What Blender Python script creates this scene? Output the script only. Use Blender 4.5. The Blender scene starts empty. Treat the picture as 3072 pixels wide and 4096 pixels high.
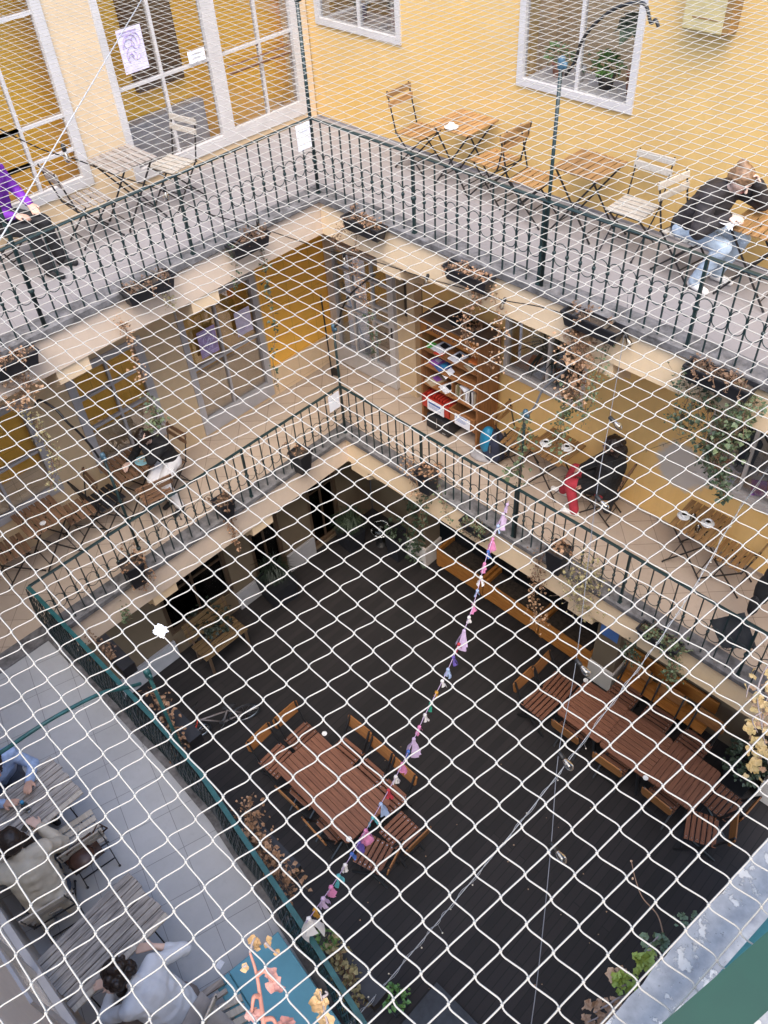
import bpy, bmesh, math, random
from mathutils import Vector as V, Matrix, Euler
rnd = random.Random(7)
PI = math.pi
SC = bpy.context.scene
COL = SC.collection
W = bpy.data.worlds.new("World"); SC.world = W; W.use_nodes = True

# ------------------------------------------------------------------ camera
CAM = V((7.381, -6.100, 11.685)); ROT = Euler((0.774, 0.053, 0.776)); RM = ROT.to_matrix(); FP = 3390.8
cd = bpy.data.cameras.new("camera"); co = bpy.data.objects.new("camera", cd); COL.objects.link(co)
co.location = CAM; co.rotation_euler = ROT
cd.sensor_fit = 'HORIZONTAL'; cd.sensor_width = 36; cd.lens = 36 * FP / 3072; cd.clip_start = .02; cd.clip_end = 400
SC.camera = co

def at(u, v, z=None, x=None, y=None):
    """point of the place seen at photo pixel (u, v) on a known plane"""
    d = RM @ V(((u - 1536) / FP, -(v - 2048) / FP, -1))
    t = (z - CAM.z) / d.z if z is not None else (x - CAM.x) / d.x if x is not None else (y - CAM.y) / d.y
    return CAM + d * t

# ------------------------------------------------------------------ materials
MATS = {}
def nodes(name):
    m = bpy.data.materials.new(name); m.use_nodes = True
    nt = m.node_tree; b = nt.nodes['Principled BSDF']
    return m, nt, b
def ramp(nt, fac, stops):
    r = nt.nodes.new('ShaderNodeValToRGB'); e = r.color_ramp.elements
    while len(e) < len(stops): e.new(.5)
    for el, (p, c) in zip(e, stops): el.position = p; el.color = (*c, 1)
    nt.links.new(fac, r.inputs[0]); return r.outputs[0]
def coords(nt, scale=(1, 1, 1), rot=(0, 0, 0), src='Object'):
    t = nt.nodes.new('ShaderNodeTexCoord'); mp = nt.nodes.new('ShaderNodeMapping')
    mp.inputs['Scale'].default_value = scale; mp.inputs['Rotation'].default_value = rot
    nt.links.new(t.outputs[src], mp.inputs[0]); return mp.outputs[0]
def noise(nt, vec, scale, detail=5, rough=.6):
    n = nt.nodes.new('ShaderNodeTexNoise'); n.inputs['Scale'].default_value = scale
    n.inputs['Detail'].default_value = detail; n.inputs['Roughness'].default_value = rough
    nt.links.new(vec, n.inputs['Vector']); return n.outputs['Fac']
def mixc(nt, fac, a, b):
    m = nt.nodes.new('ShaderNodeMix'); m.data_type = 'RGBA'
    if isinstance(fac, float): m.inputs[0].default_value = fac
    else: nt.links.new(fac, m.inputs[0])
    for i, c in ((6, a), (7, b)):
        if isinstance(c, tuple): m.inputs[i].default_value = (*c, 1)
        else: nt.links.new(c, m.inputs[i])
    return m.outputs[2]
def bump(nt, b, h, s=.3, d=.01):
    bp = nt.nodes.new('ShaderNodeBump'); bp.inputs['Strength'].default_value = s; bp.inputs['Distance'].default_value = d
    nt.links.new(h, bp.inputs['Height']); nt.links.new(bp.outputs[0], b.inputs['Normal'])
def sh(c, k): return tuple(min(1, max(0, x * k)) for x in c)

def plain(name, c, rough=.6, var=.18, scale=6, metal=0, bmp=0):
    m, nt, b = nodes(name); v = coords(nt)
    f = noise(nt, v, scale)
    nt.links.new(ramp(nt, f, [(.3, sh(c, 1 - var)), (.7, sh(c, 1 + var))]), b.inputs['Base Color'])
    b.inputs['Roughness'].default_value = rough; b.inputs['Metallic'].default_value = metal
    if bmp: bump(nt, b, noise(nt, v, scale * 6), bmp)
    MATS[name] = m; return m
def plaster(name, c, stain, amt=.5, patch=None):
    m, nt, b = nodes(name); v = coords(nt)
    base = ramp(nt, noise(nt, v, 1.1, 4), [(.3, sh(c, .9)), (.7, sh(c, 1.06))])
    st = ramp(nt, noise(nt, v, .55, 8, .7), [(.52, (0, 0, 0)), (.72, (amt,) * 3)])
    col = mixc(nt, st, base, stain)
    fine = ramp(nt, noise(nt, v, 9, 8, .75), [(.60, (0, 0, 0)), (.80, (.45,) * 3)])
    col = mixc(nt, fine, col, sh(c, .78))
    vs = coords(nt, (2.6, 2.6, .16)); drip = ramp(nt, noise(nt, vs, 3.2, 6, .7), [(.50, (0, 0, 0)), (.78, (.20,) * 3)])   # rain streaks
    col = mixc(nt, drip, col, sh(c, .62)); mot = ramp(nt, noise(nt, v, 3.3, 9, .72), [(.50, (0, 0, 0)), (.72, (.35,) * 3)]); col = mixc(nt, mot, col, sh(c, 1.22))
    if patch:                                   # repaired plaster with an uneven outline: (x, y, z, radius, colour)
        for (px, py, pz, pr, pc) in patch:
            g = nt.nodes.new('ShaderNodeTexCoord'); d = nt.nodes.new('ShaderNodeVectorMath'); d.operation = 'DISTANCE'
            nt.links.new(g.outputs['Object'], d.inputs[0]); d.inputs[1].default_value = (px, py, pz)
            a = nt.nodes.new('ShaderNodeMath'); a.operation = 'MULTIPLY_ADD'
            nt.links.new(noise(nt, v, 3, 4), a.inputs[0]); a.inputs[1].default_value = .45
            nt.links.new(d.outputs['Value'], a.inputs[2])
            col = mixc(nt, ramp(nt, a.outputs[0], [(pr + .18, (1, 1, 1)), (pr + .26, (0, 0, 0))]), col, pc)
    nt.links.new(col, b.inputs['Base Color']); b.inputs['Roughness'].default_value = .85
    bump(nt, b, noise(nt, v, 40, 6), .15, .004)
    MATS[name] = m; return m
def tiles(name, c, grout, size, rotz, gw=.012, var=.12, dirt=.3, rough=.55, off=0., length=1., euler=None):
    m, nt, b = nodes(name); v = coords(nt, rot=euler or (0, 0, rotz))
    br = nt.nodes.new('ShaderNodeTexBrick'); nt.links.new(v, br.inputs['Vector'])
    br.offset = off; br.inputs['Scale'].default_value = 1
    br.inputs['Brick Width'].default_value = size * length; br.inputs['Row Height'].default_value = size
    br.inputs['Mortar Size'].default_value = gw / 2; br.inputs['Mortar Smooth'].default_value = .3
    br.inputs['Color1'].default_value = (*sh(c, 1 - var), 1); br.inputs['Color2'].default_value = (*sh(c, 1 + var), 1)
    br.inputs['Mortar'].default_value = (*grout, 1)
    v2 = coords(nt)
    d = ramp(nt, noise(nt, v2, 1.3, 8, .7), [(.42, (0, 0, 0)), (.75, (dirt,) * 3)])
    col = mixc(nt, d, br.outputs['Color'], sh(c, .45))
    d2 = ramp(nt, noise(nt, v2, 14, 6, .7), [(.55, (0, 0, 0)), (.8, (.35,) * 3)])
    col = mixc(nt, d2, col, sh(c, .6))
    nt.links.new(col, b.inputs['Base Color']); b.inputs['Roughness'].default_value = rough
    bump(nt, b, br.outputs['Fac'], -.4, .004)
    MATS[name] = m; return m
def wood(name, c, dark, stretch=(1, 14, 14), scale=3, rough=.6, spots=0):
    m, nt, b = nodes(name); v = coords(nt, stretch)
    f = noise(nt, v, scale, 6, .65)
    oi = nt.nodes.new('ShaderNodeObjectInfo')
    col = ramp(nt, f, [(.3, dark), (.55, c), (.8, sh(c, 1.25))])
    v2 = coords(nt)
    col = mixc(nt, ramp(nt, noise(nt, v2, 5, 5), [(.5, (0, 0, 0)), (.8, (.5,) * 3)]), col, dark)
    hs = nt.nodes.new('ShaderNodeHueSaturation')
    mr = nt.nodes.new('ShaderNodeMapRange'); nt.links.new(oi.outputs['Random'], mr.inputs[0])
    mr.inputs[3].default_value = .78; mr.inputs[4].default_value = 1.18
    nt.links.new(mr.outputs[0], hs.inputs['Value']); nt.links.new(col, hs.inputs['Color'])
    nt.links.new(hs.outputs[0], b.inputs['Base Color']); b.inputs['Roughness'].default_value = rough
    bump(nt, b, f, .25, .003)
    MATS[name] = m; return m
def leafmat(name, c1, c2, trans=.25):
    m, nt, b = nodes(name); v = coords(nt)
    f = noise(nt, v, 11, 3)
    nt.links.new(ramp(nt, f, [(.3, c1), (.7, c2)]), b.inputs['Base Color'])
    b.inputs['Roughness'].default_value = .55
    MATS[name] = m; return m
def glassmat(name, tint=(1, 1, 1), refl=1.0):
    m, nt, b = nodes(name); nt.nodes.remove(b)
    out = nt.nodes['Material Output']; t = nt.nodes.new('ShaderNodeBsdfTransparent'); g = nt.nodes.new('ShaderNodeBsdfGlossy')
    t.inputs[0].default_value = (*tint, 1); g.inputs['Roughness'].default_value = .02
    fr = nt.nodes.new('ShaderNodeFresnel'); fr.inputs[0].default_value = 1.5
    mu = nt.nodes.new('ShaderNodeMath'); mu.operation = 'MULTIPLY'; mu.inputs[1].default_value = refl; nt.links.new(fr.outputs[0], mu.inputs[0])
    mx = nt.nodes.new('ShaderNodeMixShader'); nt.links.new(mu.outputs[0], mx.inputs[0]); nt.links.new(t.outputs[0], mx.inputs[1]); nt.links.new(g.outputs[0], mx.inputs[2])
    nt.links.new(mx.outputs[0], out.inputs[0]); MATS[name] = m; return m

plaster('yellow_upper', (.60, .395, .14), (.56, .32, .045), .55)
plaster('yellow_lower', (.90, .58, .22), (.82, .46, .08), .6, patch=[(4.42, 1.48, 4.62, .34, (.60, .54, .47))])
plaster('cream_left', (.60, .455, .285), (.52, .37, .20), .5)
plaster('cream_fascia', (.74, .58, .39), (.68, .48, .21), .6)
tiles('ochre_wall', (.92, .49, .075), (.5, .27, .04), .46, 0, .006, .04, .2, .5, euler=(-PI / 2, -PI / 2, 0))  # faint grid imitates floor tile lines mirrored in the ochre
tiles('floor_image_tile', (.74, .56, .36), (.4, .28, .17), .46, 0, .006, .04, .2, .5, euler=(-PI / 2, -PI / 2, 0))  # upright tile colour imitating the floor mirrored in the glazing
plaster('ochre_room', (.95, .53, .065), (.82, .42, .035), .5)
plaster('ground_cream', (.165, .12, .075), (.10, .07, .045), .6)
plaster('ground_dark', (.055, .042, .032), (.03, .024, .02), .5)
plaster('fascia_left', (.64, .52, .41), (.56, .44, .31), .5)
plaster('soffit', (.78, .66, .48), (.66, .52, .34), .5)
plaster('white_wall', (.62, .56, .50), (.50, .45, .39), .4)
tiles('tile_upper', (.245, .23, .232), (.18, .17, .17), .62, 0.2, .006, .03, .25)
tiles('tile_lower', (.44, .355, .28), (.16, .13, .105), .40, PI / 4, .007, .06, .25)
tiles('tile_terrace', (.42, .43, .445), (.17, .17, .175), .42, .28, .006, .04, .3)
tiles('deck_boards', (.0125, .0098, .0098), (.0012, .0012, .0012), .112, PI / 2, .013, .42, .45, .72, .37, 26)
plain('ledge_stone', (.125, .122, .125), .9, .55, 9, bmp=.5)
plain('white_paint', (.50, .48, .47), .5, .08, 5)
plain('grey_paint', (.40, .39, .40), .5, .1, 5)
plain('iron_green', (.011, .028, .030), .42, .25, 12)
plain('teal_iron', (.015, .085, .088), .45, .3, 14)
plain('rail_green', (.005, .036, .019), .5, .15, 8)
plain('bracket_blue', (.05, .11, .16), .5, .2, 12)
plain('black_metal', (.012, .012, .013), .45, .3, 12)
plain('rust_bar', (.13, .055, .025), .6, .3, 12)
plain('net_cord', (.35, .325, .28), .75, .06, 30)
plain('rope_white', (.45, .45, .45), .6, .05, 30)
plain('cable_pale', (.42, .45, .48), .5, .1, 20)
plain('cable_black', (.012, .012, .012), .5, .1, 20)
plain('cable_grey', (.17, .18, .20), .5, .1, 20)
plain('black_plastic', (.014, .015, .019), .5, .3, 8)
plain('dark_soil', (.045, .033, .024), .95, .5, 18, bmp=.7)
plain('porcelain', (.80, .80, .79), .15, .03, 5)
plain('blue_plate', (.28, .53, .62), .2, .05, 5)
plain('coffee', (.30, .19, .10), .3, .15, 30)
plain('paper_white', (.78, .80, .86), .8, .05, 6)
plain('paper_lilac', (.62, .58, .74), .8, .15, 14)
plain('paper_purple', (.38, .29, .52), .8, .3, 14)
plain('paper_blue', (.07, .16, .42), .7, .15, 5)
plain('ink_dark', (.05, .035, .05), .8, .1, 10)
plain('ink_purple', (.22, .10, .26), .8, .2, 10)
plain('cover_red', (.62, .06, .035), .5, .2, 9)
plain('cover_blue', (.06, .14, .40), .5, .3, 20)
plain('cover_orange', (.68, .19, .05), .5, .2, 9)
plain('cover_green', (.10, .45, .08), .5, .2, 9)
plain('cover_purple', (.28, .09, .38), .5, .2, 9)
plain('cover_tan', (.42, .33, .22), .7, .3, 12)
plain('cover_black', (.02, .02, .024), .5, .3, 9)
plain('crate_red', (.42, .035, .022), .4, .15, 6)
plain('teal_sheet', (.085, .27, .36), .55, .12, 3)
plain('teal_dark', (.05, .15, .20), .55, .15, 4)
plain('terracotta', (.42, .16, .08), .8, .2, 9)
plain('pot_white', (.62, .60, .58), .4, .05, 9)
plain('skin', (.56, .34, .25), .55, .08, 9)
plain('skin_pale', (.66, .46, .37), .55, .06, 9)
plain('hair_dark', (.022, .013, .010), .45, .4, 25)
plain('hair_brown', (.20, .115, .06), .5, .45, 25)
plain('cloth_black', (.012, .012, .014), .85, .3, 9)
plain('cloth_jacket', (.020, .016, .017), .75, .35, 9)
plain('cloth_jeans', (.36, .44, .53), .9, .2, 14)
plain('cloth_jeans_dark', (.05, .065, .10), .9, .3, 12)
plain('cloth_red', (.42, .035, .055), .85, .2, 9)
plain('cloth_white', (.70, .69, .69), .85, .08, 9)
plain('cloth_pale_blue', (.60, .63, .68), .85, .08, 9)
plain('cloth_beige', (.52, .47, .38), .85, .12, 9)
plain('cloth_purple', (.15, .018, .30), .8, .25, 9)
plain('cloth_teal', (.02, .25, .25), .85, .25, 30)
plain('cloth_taupe', (.20, .17, .165), .85, .15, 9)
plain('cloth_grey', (.33, .32, .33), .85, .15, 9)
plain('cloth_slate', (.045, .05, .058), .85, .2, 9)
plain('shoe_white', (.72, .70, .67), .6, .1, 9)
plain('leather_brown', (.055, .025, .018), .4, .35, 14)
plain('pack_blue', (.01, .20, .36), .5, .2, 9)
plain('pack_navy', (.022, .028, .055), .7, .3, 9)
plain('screen_black', (.006, .006, .008), .12, .1, 5)
plain('case_grey', (.45, .45, .45), .4, .1, 5)
plain('bottle_blue', (.06, .33, .60), .25, .15, 9)
plain('feather', (.88, .90, .94), .9, .05, 20)
plain('box_face', (.44, .36, .17), .6, .15, 6)
plain('box_side', (.24, .13, .035), .6, .2, 6)
plain('steel', (.45, .46, .48), .3, .1, 9, 1)
plain('lip', (.35, .12, .11), .5, .1, 9)
plain('bulb_glass', (.80, .76, .66), .08, .05, 9)
plain('cloth_pink', (.62, .22, .42), .85, .2, 20)
plain('cloth_lilac', (.52, .40, .60), .85, .15, 20)
plain('cloth_lightblue', (.33, .44, .66), .85, .2, 20)
plain('cloth_blue', (.06, .14, .45), .85, .2, 20)
plain('cloth_violet', (.12, .08, .34), .85, .2, 20)
plain('cloth_turquoise', (.10, .42, .46), .85, .2, 20)
plain('cloth_ochre', (.45, .24, .04), .85, .2, 20)
plain('cloth_green', (.02, .24, .16), .85, .2, 20)
wood('bistro_wood', (.32, .18, .07), (.17, .09, .035))
wood('bistro_wood_y', (.32, .18, .07), (.17, .09, .035), (14, 1, 14))
wood('brown_wood', (.24, .135, .075), (.13, .07, .04))
wood('brown_wood_y', (.24, .135, .075), (.13, .07, .04), (14, 1, 14))
wood('grey_wood', (.40, .335, .29), (.27, .22, .19))
wood('grey_wood_y', (.30, .265, .235), (.15, .125, .11), (14, 1, 14))
wood('pallet_wood', (.36, .33, .30), (.10, .09, .09), (22, 1.6, 22), 2.6)
wood('pale_wood', (.47, .43, .37), (.36, .32, .27))
wood('garden_wood', (.20, .082, .044), (.12, .045, .025))
wood('garden_wood_y', (.20, .082, .044), (.12, .045, .025), (14, 1, 14))
wood('garden_back', (.30, .125, .035), (.19, .07, .022), (14, 1, 14))
wood('orange_wood', (.42, .165, .030), (.30, .10, .018))
wood('shelf_wood', (.33, .145, .05), (.20, .08, .03), (10, 10, 1.2))
wood('shelf_top', (.13, .09, .065), (.08, .055, .04))
wood('bench_wood', (.13, .08, .035), (.09, .055, .02), (14, 1, 14))
wood('brown_door', (.10, .06, .035), (.06, .035, .02), (14, 14, 1))
leafmat('leaf_dry', (.20, .105, .055), (.36, .22, .13))
leafmat('leaf_dry_dark', (.10, .058, .035), (.21, .13, .08))
leafmat('leaf_ivy', (.05, .085, .045), (.14, .18, .09))
leafmat('leaf_ivy_dark', (.02, .040, .022), (.06, .085, .045))
leafmat('leaf_green', (.05, .14, .03), (.14, .26, .06))
leafmat('leaf_olive', (.19, .17, .08), (.30, .26, .13))
leafmat('leaf_yellow', (.27, .19, .06), (.42, .30, .15))
leafmat('leaf_lime', (.15, .21, .03), (.26, .30, .05))
leafmat('leaf_pink', (.33, .13, .10), (.44, .23, .18))
leafmat('leaf_peach', (.25, .145, .08), (.40, .26, .155))
leafmat('leaf_amber', (.30, .16, .05), (.42, .27, .12))
leafmat('leaf_dark', (.008, .014, .009), (.02, .034, .018))
plain('stem_brown', (.17, .10, .06), .8, .3, 12)
plain('stem_pink', (.36, .15, .10), .6, .15, 12)
plain('stem_grey', (.25, .20, .18), .8, .3, 12)
glassmat('glass', refl=.6); glassmat('glass_dark', (.55, .53, .5), 1.0); glassmat('glass_clear', (.93, .95, .95), .9); glassmat('bulb_clear', (.86, .85, .82), 2.2)
# ------------------------------------------------------------------ mesh helpers
class MB:
    def __init__(s): s.v = []; s.f = []
    def add(s, vs, fs):
        n = len(s.v); s.v += [tuple(x) for x in vs]; s.f += [tuple(i + n for i in f) for f in fs]; return s
    def box(s, x0, x1, y0, y1, z0, z1, M=None):
        vs = [V((x, y, z)) for z in (z0, z1) for y in (y0, y1) for x in (x0, x1)]
        if M is not None: vs = [M @ p for p in vs]
        return s.add(vs, [(0, 2, 3, 1), (4, 5, 7, 6), (0, 1, 5, 4), (2, 6, 7, 3), (0, 4, 6, 2), (1, 3, 7, 5)])
    def bbox(s, x0, x1, y0, y1, z0, z1, M=None, c=.004):
        """box with the long top and bottom edges chamfered"""
        pts = []
        for z, i in ((z0, c), (z0 + c, 0), (z1 - c, 0), (z1, c)):
            pts.append([V((x0 + i, y0 + i, z)), V((x1 - i, y0 + i, z)), V((x1 - i, y1 - i, z)), V((x0 + i, y1 - i, z))])
        vs = [p for r in pts for p in r]
        if M is not None: vs = [M @ p for p in vs]
        fs = [(3, 2, 1, 0), (12, 13, 14, 15)]
        for r in range(3):
            for k in range(4): fs.append((r * 4 + k, r * 4 + (k + 1) % 4, r * 4 + 4 + (k + 1) % 4, r * 4 + 4 + k))
        return s.add(vs, fs)
    def beam(s, p, q, w, h, up=(0, 0, 1)):
        """bar of section w x h from p to q"""
        p, q = V(p), V(q); d = (q - p).normalized(); u = V(up)
        if abs(d.dot(u)) > .98: u = V((1, 0, 0))
        r = d.cross(u).normalized(); u = r.cross(d)
        vs = [e + r * a * w / 2 + u * b * h / 2 for e in (p, q) for a, b in ((-1, -1), (1, -1), (1, 1), (-1, 1))]
        return s.add(vs, [(3, 2, 1, 0), (4, 5, 6, 7), (0, 1, 5, 4), (1, 2, 6, 5), (2, 3, 7, 6), (3, 0, 4, 7)])
    def tube(s, pts, r, n=6, cap=True, closed=False):
        pts = [V(p) for p in pts]; rs = r if isinstance(r, (list, tuple)) else [r] * len(pts); N = len(pts); vs = []
        prev = None
        for i, p in enumerate(pts):
            if closed: d = pts[(i + 1) % N] - pts[i - 1]
            else: d = pts[min(i + 1, N - 1)] - pts[max(i - 1, 0)]
            d = d.normalized() if d.length > 1e-9 else V((0, 0, 1))
            if prev is None:
                a = V((0, 0, 1)) if abs(d.z) < .9 else V((1, 0, 0)); prev = d.cross(a).normalized()
            prev = (prev - d * prev.dot(d)); prev = prev.normalized() if prev.length > 1e-6 else d.orthogonal().normalized()
            b = d.cross(prev)
            for k in range(n):
                a = 2 * PI * k / n; vs.append(p + (prev * math.cos(a) + b * math.sin(a)) * rs[i])
        fs = []
        for i in range(N if closed else N - 1):
            j = (i + 1) % N
            for k in range(n): fs.append((i * n + k, i * n + (k + 1) % n, j * n + (k + 1) % n, j * n + k))
        if cap and not closed: fs += [tuple(range(n))[::-1], tuple((N - 1) * n + k for k in range(n))]
        return s.add(vs, fs)
    def lathe(s, prof, n=16, o=(0, 0, 0), M=None):
        o = V(o); vs = []
        for r, z in prof:
            for k in range(n):
                a = 2 * PI * k / n; p = V((r * math.cos(a), r * math.sin(a), z)); vs.append((M @ p if M is not None else p) + o)
        fs = [(i * n + k, i * n + (k + 1) % n, (i + 1) * n + (k + 1) % n, (i + 1) * n + k) for i in range(len(prof) - 1) for k in range(n)]
        if prof[0][0] > 1e-4: fs.append(tuple(range(n))[::-1])
        if prof[-1][0] > 1e-4: fs.append(tuple((len(prof) - 1) * n + k for k in range(n)))
        return s.add(vs, fs)
    def ball(s, c, r, n=10, m=7):
        r = r if isinstance(r, (tuple, list)) else (r, r, r); vs = []; c = V(c)
        for i in range(m + 1):
            t = PI * i / m
            for k in range(n):
                a = 2 * PI * k / n
                vs.append(c + V((r[0] * math.sin(t) * math.cos(a), r[1] * math.sin(t) * math.sin(a), -r[2] * math.cos(t))))
        return s.add(vs, [(i * n + k, i * n + (k + 1) % n, (i + 1) * n + (k + 1) % n, (i + 1) * n + k) for i in range(m) for k in range(n)])
    def cap(s, p, q, r0, r1, n=12, k=4):
        """rounded cone: a limb segment"""
        p, q = V(p), V(q); d = (q - p); L = d.length; d = d.normalized() if L > 1e-6 else V((0, 0, 1))
        pts, rs = [], []
        for i in range(k + 1):
            t = PI / 2 * i / k; pts.append(p - d * r0 * math.cos(t)); rs.append(max(.0008, r0 * math.sin(t)))
        for i in range(k + 1):
            t = PI / 2 * i / k; pts.append(q + d * r1 * math.sin(t)); rs.append(max(.0008, r1 * math.cos(t)))
        return s.tube(pts, rs, n)
    def prism(s, poly, z0, z1, M=None):
        n = len(poly); vs = [V((x, y, z)) for z in (z0, z1) for x, y in poly]
        if M is not None: vs = [M @ p for p in vs]
        return s.add(vs, [tuple(range(n))[::-1], tuple(range(n, 2 * n))] + [(i, (i + 1) % n, n + (i + 1) % n, n + i) for i in range(n)])
    def leaf(s, c, size, d, up):
        """a folded, lobed leaf"""
        d = V(d).normalized(); r = d.cross(V(up)); r = r.normalized() if r.length > 1e-5 else d.orthogonal().normalized(); u = r.cross(d); c = V(c)
        w = size * .5
        P = [c, c + d * size * .25 + r * w + u * size * .10, c + d * size * .55 + r * w * .75 + u * size * .12, c + d * size * 1.0 - u * size * .1,
             c + d * size * .55 - r * w * .75 + u * size * .12, c + d * size * .25 - r * w + u * size * .10, c + d * size * .5 - u * size * .03]
        return s.add(P, [(0, 1, 2, 6), (6, 2, 3), (6, 3, 4), (0, 6, 4, 5)])
    def petal(s, c, size, d, up, curl=None):
        """a round lobed leaf with a wavy, curled rim"""
        d = V(d).normalized(); r = d.cross(V(up)); r = r.normalized() if r.length > 1e-5 else d.orthogonal().normalized(); u = r.cross(d); c = V(c); n = 13
        curl = rnd.uniform(-.35, .5) if curl is None else curl; P = [c + d * size * .08]; mid = []
        for k in range(n):
            a = 2 * PI * k / n; q = .5 * (1 + .16 * math.cos(a * 5 + 1) + rnd.uniform(-.05, .05)) * (1 - .45 * max(0, math.cos(a + PI)) ** 6)
            for f, L in ((.55, mid), (1., P)): L.append(c + d * size * (.5 + q * math.cos(a) * f) + r * size * q * math.sin(a) * f + u * size * (curl * f * f * .4 + .07 * f * math.sin(a * 3)))
        vs = [c + d * size * .5] + mid + P[1:]; fs = [(0, 1 + k, 1 + (k + 1) % n) for k in range(n)] + [(1 + k, 1 + n + k, 1 + n + (k + 1) % n, 1 + (k + 1) % n) for k in range(n)]
        return s.add(vs, fs)
    def build(s, name, mat, parent=None, smooth=False, loc=None):
        me = bpy.data.meshes.new(name); me.from_pydata(s.v, [], s.f); me.update()
        if mat: me.materials.append(MATS[mat])
        if smooth: me.polygons.foreach_set('use_smooth', [True] * len(me.polygons))
        o = bpy.data.objects.new(name, me); COL.objects.link(o)
        if parent is not None: o.parent = parent
        if loc is not None: o.location = loc
        return o

def tag(o, label=None, cat=None, group=None, kind=None):
    for k, v in (('label', label), ('category', cat), ('group', group), ('kind', kind)):
        if v: o[k] = v
    return o
def thing(name, label, cat, loc=(0, 0, 0), rz=0., group=None):
    o = bpy.data.objects.new(name, None); COL.objects.link(o); o.empty_display_size = .1
    o.location = loc; o.rotation_euler = (0, 0, rz); return tag(o, label, cat, group)
def dup(o, loc=None, rz=None, label=None, group=None, parent=None):
    c = o.copy(); COL.objects.link(c)
    if parent is not None: c.parent = parent
    if loc is not None: c.location = loc
    if rz is not None: c.rotation_euler = (0, 0, rz)
    if label: c['label'] = label
    if group: c['group'] = group
    for ch in list(o.children): dup(ch, parent=c)
    return c
def remat(root, old, new):
    """the copy's parts of one material take another (own mesh copy)"""
    for ch in [root] + list(root.children_recursive):
        if ch.type == 'MESH' and ch.data.materials and ch.data.materials[0] == MATS[old]:
            ch.data = ch.data.copy(); ch.data.materials[0] = MATS[new]
def Rz(a): return Matrix.Rotation(a, 4, 'Z')
def TR(loc, rz=0., rx=0., ry=0.): return Matrix.Translation(loc) @ Euler((rx, ry, rz)).to_matrix().to_4x4()
def U(a, b): return rnd.uniform(a, b)

# ------------------------------------------------------------------ levels and planes
B1, B2, RH = 3.65, 7.284, .85           # top of the two gallery ledges, railing height
F1, F2 = 3.62, 7.25                     # tiled floors
YW2, XW2, YW1, XW1 = 1.62, -1.78, 1.48, -1.49
XE = 8.2                                # where the right-hand galleries end, out of sight
YT, YTW = -4.85, -6.80                  # terrace rail line and terrace back wall

# ------------------------------------------------------------------ the setting
def struct(o): o['kind'] = 'structure'; return o
g = MB(); g.add([(-150, -150, -.12), (150, -150, -.12), (150, 150, -.12), (-150, 150, -.12)], [(0, 1, 2, 3)])
struct(g.build('ground', 'ledge_stone'))
g = MB(); g.box(-3.2, 8.6, -7.2, 3.2, -.10, 0); struct(g.build('deck', 'deck_boards'))
def floor(name, polys, z, mat):
    g = MB()
    for p in polys: g.prism(p, z - .06, z)
    return struct(g.build(name, mat))
floor('gallery_floor', [[(-1.9, .18), (XE, .18), (XE, 2.6), (-3.2, 2.6), (-3.2, .18)]], F1, 'tile_lower')
floor('gallery_floor', [[(-3.2, -7.0), (-.18, -7.0), (-.18, .18), (-3.2, .18)]], F1 - .0, 'tile_lower')
floor('gallery_floor', [[(-.18, .18), (XE, .18), (XE, 2.8), (-.18, 2.8)], ], F2, 'tile_upper')
floor('gallery_floor', [[(-3.4, -7.0), (-.18, -7.0), (-.18, 2.8), (-3.4, 2.8)]], F2 - .0, 'tile_upper')
PT = [(0, YT), (2.5, YT), (3.25, -4.88), (4.25, -5.02), (5.1, -5.14), (5.8, -5.26), (7.3, -5.50)]   # line of the terrace railing
floor('terrace_floor', [[(-.18, -6.95), (7.3, -6.95)] + [(x, y - .10) for x, y in PT[::-1]] + [(-.18, YT - .10)]], F1 + .004, 'tile_terrace')

def slab(name, label, zb, off, zbot, xl, yr):
    """gallery slab: stone ledge, plastered fascia, soffit, corbels under its edge"""
    t = thing(name, label, 'gallery slab')
    m = MB(); yl = -7.0
    m.bbox(-.20, .05, yl, .05, zb - .09, zb, c=.012); m.bbox(.05, XE, -.05, .20, zb - .09, zb, c=.012); m.box(-.2, .05, .05, .2, zb - .09, zb)
    m.build('ledge', 'ledge_stone', t)
    m = MB(); m.box(0, XE, 0, .16, zbot, zb - .09); m.build('fascia', 'cream_fascia', t); m = MB(); m.box(-.16, 0, yl, 0, zbot, zb - .09); m.box(-.16, -.001, 0, .16, zbot, zb - .09); m.build('fascia', 'fascia_left', t)
    m = MB(); m.box(xl, -.16, yl, yr, zbot + .05, zb - .12); m.box(-.16, XE, .16, yr, zbot + .05, zb - .12); m.build('soffit', 'soffit', t)
    return t
us = slab('gallery_slab', 'upper cream gallery slab with stone ledge, its fascia hung with plant troughs', B2, 0, 6.78, -3.4, 2.8)
ls = slab('gallery_slab', 'lower cream gallery slab with stone ledge above the dark deck', B1, 0, 3.09, -3.2, 2.6)
def corbel(parent, M, mat='cream_fascia'):
    m = MB(); prof = [(0, 0), (.40, 0), (.40, -.17), (.30, -.21), (.22, -.30), (.10, -.33), (0, -.42)]
    m.prism(prof, -.185, .185, M @ Matrix.Rotation(PI / 2, 4, 'X')); return m.build('corbel', mat, parent)
for p, zb, ys, xs in ((us, 6.775, (-1.77, -3.45, -5.2), (1.07, 3.9)), (ls, 3.085, (-1.69, -3.38, -5.0), (.21, 4.21))):
    for y in ys: corbel(p, TR((-.425, y, zb)))
    for x in xs: corbel(p, TR((x, .425, zb), -PI / 2))
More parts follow.
